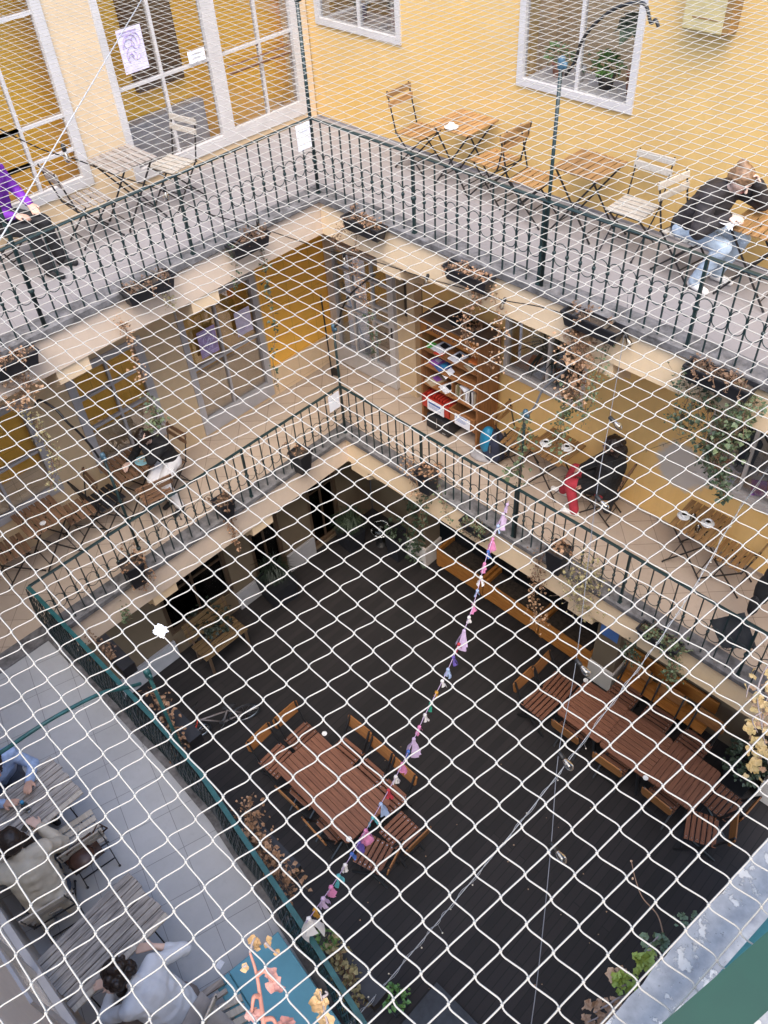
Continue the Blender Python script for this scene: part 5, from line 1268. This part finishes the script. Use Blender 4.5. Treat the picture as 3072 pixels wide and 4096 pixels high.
GW = 'pale slatted chairs on the terrace'
chair(2.72, -5.98, F1, 172, 'pale bistro chair with a brown leather bag hung on its back', GW, WHITE)
chair(2.98, -6.46, F1, 168, 'pale bistro chair under the person in beige', GW, WHITE)
chair(4.66, -6.22, F1, 205, 'pale bistro chair under the person in the white shirt, a jacket over it', GW, WHITE)
t = thing('leather_bag', 'dark brown leather bag hung over the back of the pale terrace chair', 'bag', (2.94, -6.06, F1 + .60), 1.55); m = MB(); m.bbox(-.13, .17, -.05, .09, -.22, .08, c=.04); m.ball((.0, -.10, .1), (.12, .12, .05), 10, 6); m.build('body', 'leather_brown', t, True)
m = MB(); m.tube([(-.1, .02, .05), (-.08, -.06, .24), (.1, -.06, .26), (.13, .02, .06)], .010, 6); m.tube([(.14, .02, .06), (.26, .04, .16), (.30, 0, .05), (.2, .03, .0)], .009, 6); m.build('strap', 'leather_brown', t, True); m = MB(); m.ball((-.06, .095, -.02), .016, 8, 6); m.ball((-.02, .095, -.08), .016, 8, 6); m.build('buckle', 'steel', t)
o = thing('phone', 'phone with a black screen lying on the plank table', 'phone', at(112, 3300, z=F1 + .743), .45); m = MB(); m.bbox(-.04, .04, -.075, .075, 0, .009, c=.003); m.build('case', 'case_grey', o); m = MB(); m.box(-.034, .034, -.068, .068, .0091, .0098); m.build('screen', 'screen_black', o)
p = at(105, 3232, z=F1 + .80); o = thing('water_bottle', 'small bottle with a bright blue cap on the plank table', 'bottle', (p.x, p.y, F1 + .742)); m = MB(); m.lathe([(.026, 0), (.031, .01), (.031, .12), (.012, .15), (.012, .16)], 14); m.build('body', 'glass_clear', o, True); m = MB(); m.lathe([(.016, .15), (.017, .185), (.001, .188)], 12); m.build('cap', 'bottle_blue', o, True)
cloth('jacket', 'grey jacket draped over the chair of the person in the white shirt', 'jacket', [V((4.72, -5.98, F1 + .82)), V((4.86, -6.42, F1 + .84)), V((5.10, -6.40, F1 + .40)), V((5.02, -5.92, F1 + .38))], 'cloth_grey', .02, 16, .01, 2.5)
# teal chest with plank, white slatted seat
cA, cB, cC = at(1110, 3733, z=F1 + .42), at(868, 3932, z=F1 + .42), at(1290, 4000, z=F1 + .42)
ang = math.atan2(cB.y - cA.y, cB.x - cA.x); t = thing('teal_chest', 'teal painted low chest beside the terrace railing', 'chest', (cA.x, cA.y, F1), ang)
Lc = (cB - cA).length; m = MB(); m.bbox(0, Lc, 0, 1.3, .006, .385, c=.006); m.build('body', 'teal_dark', t); m = MB(); m.bbox(-.012, Lc * .80, -.012, 1.32, .386, .42, c=.006); m.bbox(Lc * .80 + .006, Lc + .02, -.012, 1.32, .386, .418, c=.006); m.build('lid', 'teal_sheet', t)
a, b = at(690, 4060, z=F1 + .47), at(893, 3925, z=F1 + .47); t = thing('plank', 'narrow grey wooden plank along the teal chest', 'plank', a); m = MB(); m.beam((0, 0, 0), b - a, .05, .03); m.beam(V((.075, -.02, -.002)), b - a + V((.075, -.02, -.002)), .035, .03); m.build('board', 'grey_wood_y', t); m = MB(); m.box(-.02, .02, -.02, .02, -.46, -.02); m.build('leg', 'teal_dark', t); m = MB(); m.box((b - a).x - .02, (b - a).x + .02, (b - a).y - .02, (b - a).y + .02, -.46, -.02); m.build('leg', 'teal_dark', t)
p = at(905, 4085, z=F1 + .45); chair(p.x + .05, p.y - .05, F1, 160, 'pale bistro chair cut by the bottom edge beside the teal chest', GW, WHITE)

# ------------------------------------------------------------------ foreground plants on the near ledge
def fg(label, stems, leaves, lm, sm, z=10.28, sr=.0024):
    o = at(*stems[0][0][:2], z=z); t = thing('creeper', label, 'plant', o); s, l = MB(), MB()
    for st in stems: s.tube([p - o for p in spline([at(u, v, z=z + dz) for u, v, dz in st], 6)], [sr * (1 - .55 * k / (6 * (len(st) - 1))) for k in range(6 * (len(st) - 1) + 1)], 6)
    for u, v, sz, du, dv in leaves:
        p = at(u, v, z=z); d = at(u + du * 40, v + dv * 40, z=z) - p; l.petal(p - o - d.normalized() * sz * .35, sz * .78, d + V((0, 0, U(-.01, .01))), V((U(-.6, .6), U(-.6, .6), 1)))
    s.build('stem', sm, t, True); l.build('foliage', lm, t)
fg('pink stemmed creeper with pink leaves before the teal chest', [[(1062, 4200, -.05), (1055, 4096, 0), (1040, 3980, 0), (1025, 3890, .01), (1000, 3810, .02)], [(1030, 3900, .01), (1060, 3885, .02), (1095, 3925, .01)], [(1035, 3985, 0), (1015, 3990, .01), (1008, 4045, 0)], [(1055, 4080, 0), (1090, 4075, .01), (1110, 4110, 0)]],
   [(1085, 3905, .030, 1, -1), (1090, 3930, .032, .9, 1), (1075, 3895, .026, 1, -1.2), (1120, 3960, .02, .1, 1), (1010, 4050, .024, 1, .6), (1022, 4060, .026, .8, .8), (1000, 4058, .02, -1, .2), (1130, 4090, .030, .8, .9), (1150, 4085, .028, .6, -.6)], 'leaf_pink', 'stem_pink', sr=.0046)
fg('withered amber leaves at the tip of the creeper above the teal chest', [[(1000, 3810, .02), (1010, 3770, .03), (1022, 3750, .03)], [(1060, 3770, .03), (1090, 3800, .02), (1112, 3815, .02)], [(985, 3860, .02), (970, 3870, .02)]],
   [(1012, 3765, .022, .4, -1), (1024, 3775, .018, 1, .3), (1075, 3765, .018, 1, -.3), (1068, 3775, .016, .4, .9), (1105, 3808, .014, 1, .6), (975, 3870, .018, 1, .2), (1030, 3790, .014, -.2, 1)], 'leaf_amber', 'stem_grey')
fg('yellow leaved creeper at the bottom edge right of the pink one', [[(1340, 4200, -.03), (1310, 4096, 0), (1290, 4010, 0), (1280, 3965, .01)], [(1300, 4060, 0), (1275, 4080, .0)], [(1290, 3990, .01), (1310, 3975, .01), (1300, 3965, .01)]],
   [(1275, 4000, .028, -1, .6), (1262, 4020, .028, -.5, 1), (1280, 4030, .022, 1, .4), (1310, 4085, .026, 1, -.3), (1290, 4080, .024, -1, -.2), (1275, 3975, .016, -.2, -1), (1300, 4010, .016, 1, .4)], 'leaf_amber', 'stem_grey')
fg('yellow autumn creeper hanging at the right edge', [[(3150, 2550, .05), (3060, 2680, 0), (3030, 2780, 0), (3050, 2920, 0), (3075, 3060, 0)], [(3040, 2760, 0), (3000, 2740, 0), (2985, 2790, 0)], [(3045, 2850, 0), (3010, 2880, 0), (3030, 2930, 0)]],
   [(U(2985, 3085), U(2650, 3130), U(.016, .032), U(-1, 1), U(-1, 1)) for k in range(48)], 'leaf_yellow', 'stem_grey', 10.05)
fg('peach and brown leaves mixed in the creeper at the right edge', [[(3140, 2600, .05), (3080, 2760, 0), (3050, 2880, 0), (3060, 3000, 0)]], [(U(3000, 3090), U(2740, 3080), U(.012, .026), U(-1, 1), U(-1, 1)) for k in range(26)], 'leaf_peach', 'stem_grey', 10.03)
t = thing('planter_trough', 'dark trough hung below the peeling ledge', 'planter', at(2560, 3985, z=10.02), PI / 2, None); m = MB(); m.bbox(-.22, .22, -.17, -.02, -.16, -.01, c=.01); m.build('pot', 'black_plastic', t)
fg('lime green geranium leaves beside the peeling ledge', [[(2630, 3840, -.02), (2600, 3800, 0), (2570, 3830, 0)], [(2560, 3930, -.02), (2500, 3940, .0), (2480, 3950, 0)]],
   [(U(2545, 2625), U(3815, 3890), U(.014, .024), U(-1, 1), U(-1, 1)) for k in range(26)] + [(U(2455, 2545), U(3900, 3970), U(.014, .022), U(-1, 1), U(-1, 1)) for k in range(24)], 'leaf_lime', 'stem_grey', 10.06)
fg('dusky green leaves under the lime ones beside the peeling ledge', [[(2620, 3760, -.02), (2640, 3740, 0), (2590, 3790, 0)]], [(U(2570, 2670), U(3735, 3810), U(.012, .022), U(-1, 1), U(-1, 1)) for k in range(26)] + [(U(2690, 2790), U(3650, 3700), U(.006, .014), U(-1, 1), U(-1, 1)) for k in range(20)], 'leaf_ivy', 'stem_grey', 10.02)
fg('pinkish brown leaf cluster left of the lime geranium', [[(2500, 3930, -.02), (2470, 3905, 0), (2440, 3920, 0)]], [(U(2430, 2500), U(3875, 3935), U(.014, .026), U(-1, 1), U(-1, 1)) for k in range(20)], 'leaf_peach', 'stem_grey', 10.05)
fg('withered tan leaves and stalks at the bottom beside the peeling ledge', [[(2520, 3990, 0), (2450, 4010, 0), (2380, 4050, 0)], [(2490, 4040, 0), (2420, 4060, 0), (2350, 4090, 0)], [(2540, 3990, 0), (2480, 3990, .01), (2420, 4030, 0)]], [(U(2330, 2520), U(3985, 4110), U(.010, .024), U(-1, 1), U(-1, 1)) for k in range(46)], 'leaf_dry', 'stem_grey', 10.03)
fg('bare thin twig rising over the deck beside the peeling ledge', [[(2655, 3745, 0), (2630, 3660, .0), (2570, 3590, 0), (2540, 3510, 0), (2525, 3440, 0)]], [(2525, 3445, .006, 0, -1), (2530, 3515, .006, 1, 0)], 'leaf_peach', 'stem_brown', 10.0, .0016)
# ------------------------------------------------------------------ people
from mathutils import noise as mn
def skin_mesh(m, voxel, mat, name, parent, smooth=4, wrinkle=0., freq=9.):
    """one continuous surface grown over rounded limb segments"""
    me = bpy.data.meshes.new('tmp'); me.from_pydata(m.v, [], m.f); o = bpy.data.objects.new('tmp', me); COL.objects.link(o)
    r = o.modifiers.new('r', 'REMESH'); r.mode = 'VOXEL'; r.voxel_size = voxel
    s = o.modifiers.new('s', 'SMOOTH'); s.factor = .5; s.iterations = smooth
    bpy.context.view_layer.update(); ne = bpy.data.meshes.new_from_object(o.evaluated_get(bpy.context.evaluated_depsgraph_get()))
    bpy.data.objects.remove(o); bpy.data.meshes.remove(me)
    if wrinkle:
        ne.update(); nr = [v.normal.copy() for v in ne.vertices]
        for v, nn in zip(ne.vertices, nr):
            p = v.co * freq; h = mn.noise(V((p.x, p.y, p.z * 2.2))) + .5 * mn.noise(p * 2.7); v.co += nn * h * wrinkle
    ne.materials.clear(); ne.materials.append(MATS[mat]); ne.polygons.foreach_set('use_smooth', [True] * len(ne.polygons)); ne.name = name
    q = bpy.data.objects.new(name, ne); COL.objects.link(q); q.parent = parent; return q
def ik(a, b, l1, l2, pole):
    a, b = V(a), V(b); d = b - a; L = min(d.length, (l1 + l2) * .995); d = d.normalized(); b = a + d * L
    x = (l1 * l1 - l2 * l2 + L * L) / (2 * L); h = math.sqrt(max(0, l1 * l1 - x * x)); p = V(pole); p = (p - d * p.dot(d)).normalized()
    return a + d * x + p * h, b
def person(label, loc, deg, lean=20, hp=15, hy=0, hz=.53, hands=((.35, .2, .8), (.35, -.2, .8)), hcurl=.5, hdir=None, knees=((.45, .1), (.45, -.1)), feet=((.42, .1), (.42, -.1)), kz=.50,
           top='cloth_black', legs='cloth_jeans', shoes='shoe_white', hair='hair_dark', style='short', skin='skin', sleeve=1., coat=0., bulk=0., poles=((-.2, .6, -.9), (-.2, -.6, -.9)), side=0.):
    t = thing('person', label, 'person', loc, D2R(deg))
    a = D2R(lean); P = V((0, 0, hz)); up = V((math.sin(a), side, math.cos(a))).normalized(); fw = V((math.cos(a), 0, -math.sin(a)))
    Cs, Nk = P + up * .36, P + up * .52; b = D2R(lean * .55 + hp); yw = D2R(hy)
    hu = V((math.sin(b), side * .5, math.cos(b))).normalized(); hf = (Matrix.Rotation(yw, 3, hu) @ V((math.cos(b), 0, -math.sin(b)))).normalized(); hr = hf.cross(hu)
    Hc = Nk + hu * .155 + hf * .025
    sh_ = [Nk - up * .065 + V((0, s * .175, 0)) for s in (1, -1)]; hip = [P + V((.02, s * .095, -.01)) for s in (1, -1)]
    kn = [V((k[0], k[1], kz if len(k) < 3 else k[2])) for k in knees]; an = [V((f[0], f[1], .085 if len(f) < 3 else f[2])) for f in feet]
    ar = []
    for s, h, pl in zip(sh_, hands, poles): e, w = ik(s, h, .285, .255, pl); ar.append((s, e, w))
    B = MB(); T = MB(); L = MB()
    # body
    for m, g in ((B, 0), (T, .016 + bulk)):
        m.cap(P, P + up * .2, .125 + g, .118 + g); m.cap(P + up * .2, Cs, .118 + g, .135 + g)
        for s in (1, -1): m.cap(P + V((0, s * .06, 0)), Cs + V((0, s * .075, 0)), .11 + g, .105 + g)
        m.cap(sh_[0], sh_[1], .062 + g, .062 + g); m.cap(Cs + V((0, .08, 0)), sh_[0], .10 + g * .8, .06 + g); m.cap(Cs + V((0, -.08, 0)), sh_[1], .10 + g * .8, .06 + g)
    B.cap(Nk - up * .05, Hc - hu * .07, .055, .052)
    T.cap(Nk - up * .06, Nk + up * .005, .075, .066)
    B.ball(Hc + hf * -.005, .094, 14, 10); B.ball(Hc + hu * .02 - hf * .02, (.095, .082, .10), 14, 10); B.cap(Hc - hu * .05 + hf * .035, Hc - hu * .088 + hf * .058, .056, .034)
    B.cap(Hc + hf * .090 + hu * .008, Hc + hf * .112 - hu * .022, .010, .016, 8); B.cap(Hc + hf * .075 + hu * .03 + hr * .03, Hc + hf * .075 + hu * .03 - hr * .03, .016, .016, 8)
    for s in (1, -1): B.cap(Hc + hr * s * .088 - hf * .01 + hu * .015, Hc + hr * s * .088 - hf * .012 - hu * .02, .014, .010, 8)
    for i, (s, e, w) in enumerate(ar):
        sg = 1 if i == 0 else -1
        B.cap(s, e, .047, .039); B.cap(e, w, .039, .026); T.cap(s, e, .064 + bulk, .056 + bulk); T.cap(e, e.lerp(w, sleeve * .96), .056 + bulk, .044 + bulk * .5)
        d = (w - e).normalized() if hdir is None or hdir[i] is None else V(hdir[i]).normalized(); r = d.cross(V((0, 0, 1))).normalized(); n = r.cross(d)   # r: across the palm
        pw = w + d * .085
        for q in (-.026, -.009, .009, .026): B.cap(w + r * q * .6 + d * .012, pw + r * q, .016, .0135, 8, 3)
        for k, q in enumerate((-.028, -.0095, .0095, .028)):
            l = (.066, .078, .074, .058)[k if sg > 0 else k]; c = hcurl * (.8 + .15 * k); f0 = pw + r * q * 1.05; f1 = f0 + (d * math.cos(c * .5) - n * math.sin(c * .5) + r * q * 4) .normalized() * l * .5
            f2 = f1 + (d * math.cos(c * 1.3) - n * math.sin(c * 1.3) + r * q * 3).normalized() * l * .32; f3 = f2 + (d * math.cos(c * 1.9) - n * math.sin(c * 1.9)).normalized() * l * .25
            B.cap(f0, f1, .0105, .0095, 8, 3); B.cap(f1, f2, .0095, .0085, 8, 3); B.cap(f2, f3, .0085, .0072, 8, 3)
        th = w + d * .03 + r * (-sg * .024); t1 = th + (d * .7 - r * sg * .75 - n * .25).normalized() * .042; t2 = t1 + (d * .95 - r * sg * .25 - n * .3).normalized() * .03
        B.cap(th, t1, .015, .0115, 8, 3); B.cap(t1, t2, .0115, .0085, 8, 3)
    for i in (0, 1):
        B.cap(hip[i], kn[i], .082, .056); B.cap(kn[i], an[i], .054, .036)
        fd = V((an[i].x - kn[i].x, (an[i].y - kn[i].y), 0)); fd = V((1, .12 * (1 if i == 0 else -1), 0)).normalized()
        B.cap(an[i] + V((-.02, 0, -.045)), an[i] + fd * .14 + V((0, 0, -.055)), .034, .026)
    body = skin_mesh(B, .0075, skin, 'body', t, 3)
    # eyes, mouth
    m = MB()
    for s in (1, -1): m.ball(Hc + hf * .094 + hr * s * .032 + hu * .012, (.010, .010, .008), 8, 6)
    m.build('eyes', 'cloth_black', t, True); m = MB(); m.cap(Hc + hf * .094 - hu * .052 + hr * .018, Hc + hf * .094 - hu * .052 - hr * .018, .006, .006, 8, 3); m.build('mouth', 'lip', t, True)
    # clothes
    if coat:
        for i in (0, 1): T.cap(hip[i] + V((0, 0, .01)), hip[i].lerp(kn[i], coat), .112, .098); T.cap(P + V((-.10, (.1 if i == 0 else -.1), .02)), P + V((-.10, (.12 if i == 0 else -.12), -.28)), .07, .06)
        T.cap(hip[0].lerp(kn[0], coat * .5), hip[1].lerp(kn[1], coat * .5), .10, .10)
    skin_mesh(T, .014, top, 'coat' if coat else 'top', t, 3, .009)
    L.cap(hip[0], hip[1], .125, .125); L.cap(P + up * .06, P, .128, .128)
    for i in (0, 1): L.cap(hip[i], kn[i], .102, .075); L.cap(kn[i], an[i] + V((0, 0, .0)), .075, .060)
    skin_mesh(L, .014, legs, 'trousers', t, 3, .008)
    for i in (0, 1):
        m = MB(); fd = V((1, .12 * (1 if i == 0 else -1), 0)).normalized(); A = an[i]
        m.cap(A + V((-.03, 0, -.043)), A + fd * .15 + V((0, 0, -.050)), .043, .034); m.cap(A + V((0, 0, -.03)), A + V((0, 0, .01)), .044, .042); skin_mesh(m, .010, shoes, 'shoe', t, 3)
    # hair: a cap over the skull, locks, bun
    m = MB(); m.ball(Hc - hf * .018 + hu * .032, (.106, .100, .098), 14, 10); m.ball(Hc - hf * .04 - hu * .01, .092, 12, 8)
    for s in (1, -1): m.cap(Hc + hu * .085 + hf * .03 + hr * s * .03, Hc + hr * s * .088 - hf * .02 + hu * .02, .034, .022, 8)
    m.cap(Hc + hu * .085 + hf * .055 + hr * .02, Hc + hu * .055 + hf * .080 - hr * .045, .020, .012, 8)
    if style == 'bun': m.ball(Hc - hf * .10 + hu * .085, (.05, .05, .045), 10, 8); m.ball(Hc - hf * .05 + hu * .10, (.05, .05, .035), 10, 8)
    if style == 'long':
        for k in range(11):
            q = (k - 5) / 5; m.cap(Hc - hf * (.07 - abs(q) * .06) + hr * q * .085, Hc - hf * (.075 - abs(q) * .075) + hr * q * .125 - V((0, 0, .24 + U(0, .05))), .036, .022, 8)
    if style == 'curly':
        for k in range(46):
            d = V((rnd.gauss(0, 1), rnd.gauss(0, 1), rnd.gauss(0, 1))).normalized()
            q = Hc - hf * .035 + (hf * d.x + hr * d.y + hu * d.z) * .105
            if (q - Hc).dot(hf) < .045: m.ball(q, U(.025, .038), 8, 6)
        for k in range(14):
            q = U(-1, 1); m.ball(Hc - hf * .06 + hr * q * .11 - V((0, 0, U(.06, .2))), U(.034, .048), 8, 6)
    skin_mesh(m, .009, hair, 'hair', t, 2, .006, 30)
    return t
person('person in a black jacket and light jeans eating at the upper table', (4.06, 1.08, F2), -10, 33, 22, 0, .53, hands=((.50, .10, 1.04), (.46, -.16, .80)), hcurl=.9, hdir=((-.1, -.5, .9), (.7, .35, .1)),
       knees=((.47, .14), (.46, -.10)), feet=((.30, .15), (.26, -.12)), top='cloth_jacket', hair='hair_brown', style='bun', skin='skin_pale', bulk=.022)
person('person in a purple jacket and dark trousers at the left edge of the upper gallery', (-1.37, -3.15, F2), 26, 8, 10, 0, .53, hands=((.34, .14, .66), (.34, -.12, .66)), knees=((.46, .12), (.46, -.10)), feet=((.50, .14), (.52, -.10)), top='cloth_purple', legs='cloth_black', shoes='cloth_black', style='short')
person('person in a long black coat and red trousers sitting by the ochre wall', (3.70, 1.08, F1), 192, -4, 12, 14, .53, hands=((.20, .22, .60), (.36, -.06, .62)), hcurl=.7, knees=((.42, .16), (.46, -.12)), feet=((.30, .18), (.58, -.10)), coat=.62, bulk=.03, top='cloth_black', legs='cloth_red', shoes='shoe_white', style='curly')
person('person in black with white trousers bent over the blue plate', (-.99, -2.33, F1), -72, 20, 34, -8, .53, hands=((.36, .03, 1.08), (.48, -.20, .78)), hcurl=.6, hdir=((-.1, .1, 1), (.9, .2, 0)), knees=((.40, .22), (.42, .05)), feet=((.36, .34), (.30, .16)), top='cloth_black', legs='cloth_white', shoes='cloth_black', style='bun', skin='skin_pale')
person('person in a beige coat with long dark hair, seen from behind at the plank table', (3.00, -6.46, F1), 170, 20, 16, 0, .53, hands=((.50, .16, .80), (.46, -.20, .80)), knees=((.44, .11), (.46, -.12)), feet=((.50, .11), (.62, -.16)), coat=.25, bulk=.012, top='cloth_beige', legs='cloth_jeans_dark', shoes='cloth_black', style='long', skin='skin_pale')
person('person in a pale blue jacket at the left edge, leaning on the plank table', (1.62, -6.20, F1), 2, 24, 20, 0, .53, hands=((.48, .16, .80), (.50, -.12, .80)), knees=((.44, .12), (.44, -.12)), feet=((.40, .12), (.40, -.12)), top='cloth_lightblue', legs='cloth_jeans_dark', shoes='cloth_black', style='short')
person('person in a white shirt with curly dark hair beside the teal chest', (4.62, -6.18, F1), 205, 34, 30, 10, .53, hands=((.52, .02, .82), (.34, -.30, .84)), hcurl=.25, hdir=((.8, .5, .0), (.8, .3, -.2)), sleeve=.55, knees=((.40, .22), (.42, .02)), feet=((.38, .24), (.36, .04)), top='cloth_pale_blue', legs='cloth_taupe', shoes='cloth_black', style='curly', skin='skin_pale', poles=((.1, .9, -.5), (-.3, -.8, -.5)))

# ------------------------------------------------------------------ light and render settings
nt = W.node_tree; bg = nt.nodes['Background']; sky = nt.nodes.new('ShaderNodeTexSky'); sky.sky_type = 'NISHITA'; sky.sun_disc = False
EL, AZ = D2R(60), D2R(135)
sky.sun_elevation = EL; sky.sun_rotation = AZ; sky.altitude = 200; sky.air_density = 1.0; sky.dust_density = 2.5; sky.ozone_density = 1.0
nt.links.new(sky.outputs[0], bg.inputs[0]); bg.inputs[1].default_value = .15
sl = bpy.data.lights.new('sun', 'SUN'); sl.energy = 1.0; sl.angle = D2R(40); sl.color = (1, .90, .78); so = bpy.data.objects.new('sun', sl); COL.objects.link(so)
so.location = (3, -3, 30); so.rotation_euler = V((math.cos(EL) * math.sin(AZ), math.cos(EL) * math.cos(AZ), math.sin(EL))).to_track_quat('Z', 'Y').to_euler()
SC.view_settings.view_transform = 'Standard'; SC.view_settings.look = 'None'; SC.view_settings.gamma = 1; SC.view_settings.use_curve_mapping = False
SC.view_settings.exposure = 1.9
SC.render.engine = 'CYCLES'; SC.cycles.max_bounces = 10; SC.cycles.diffuse_bounces = 6; SC.cycles.transparent_max_bounces = 12; SC.cycles.glossy_bounces = 3; SC.cycles.use_denoising = True
SC.cycles.caustics_reflective = False; SC.cycles.caustics_refractive = False; SC.cycles.sample_clamp_indirect = 6
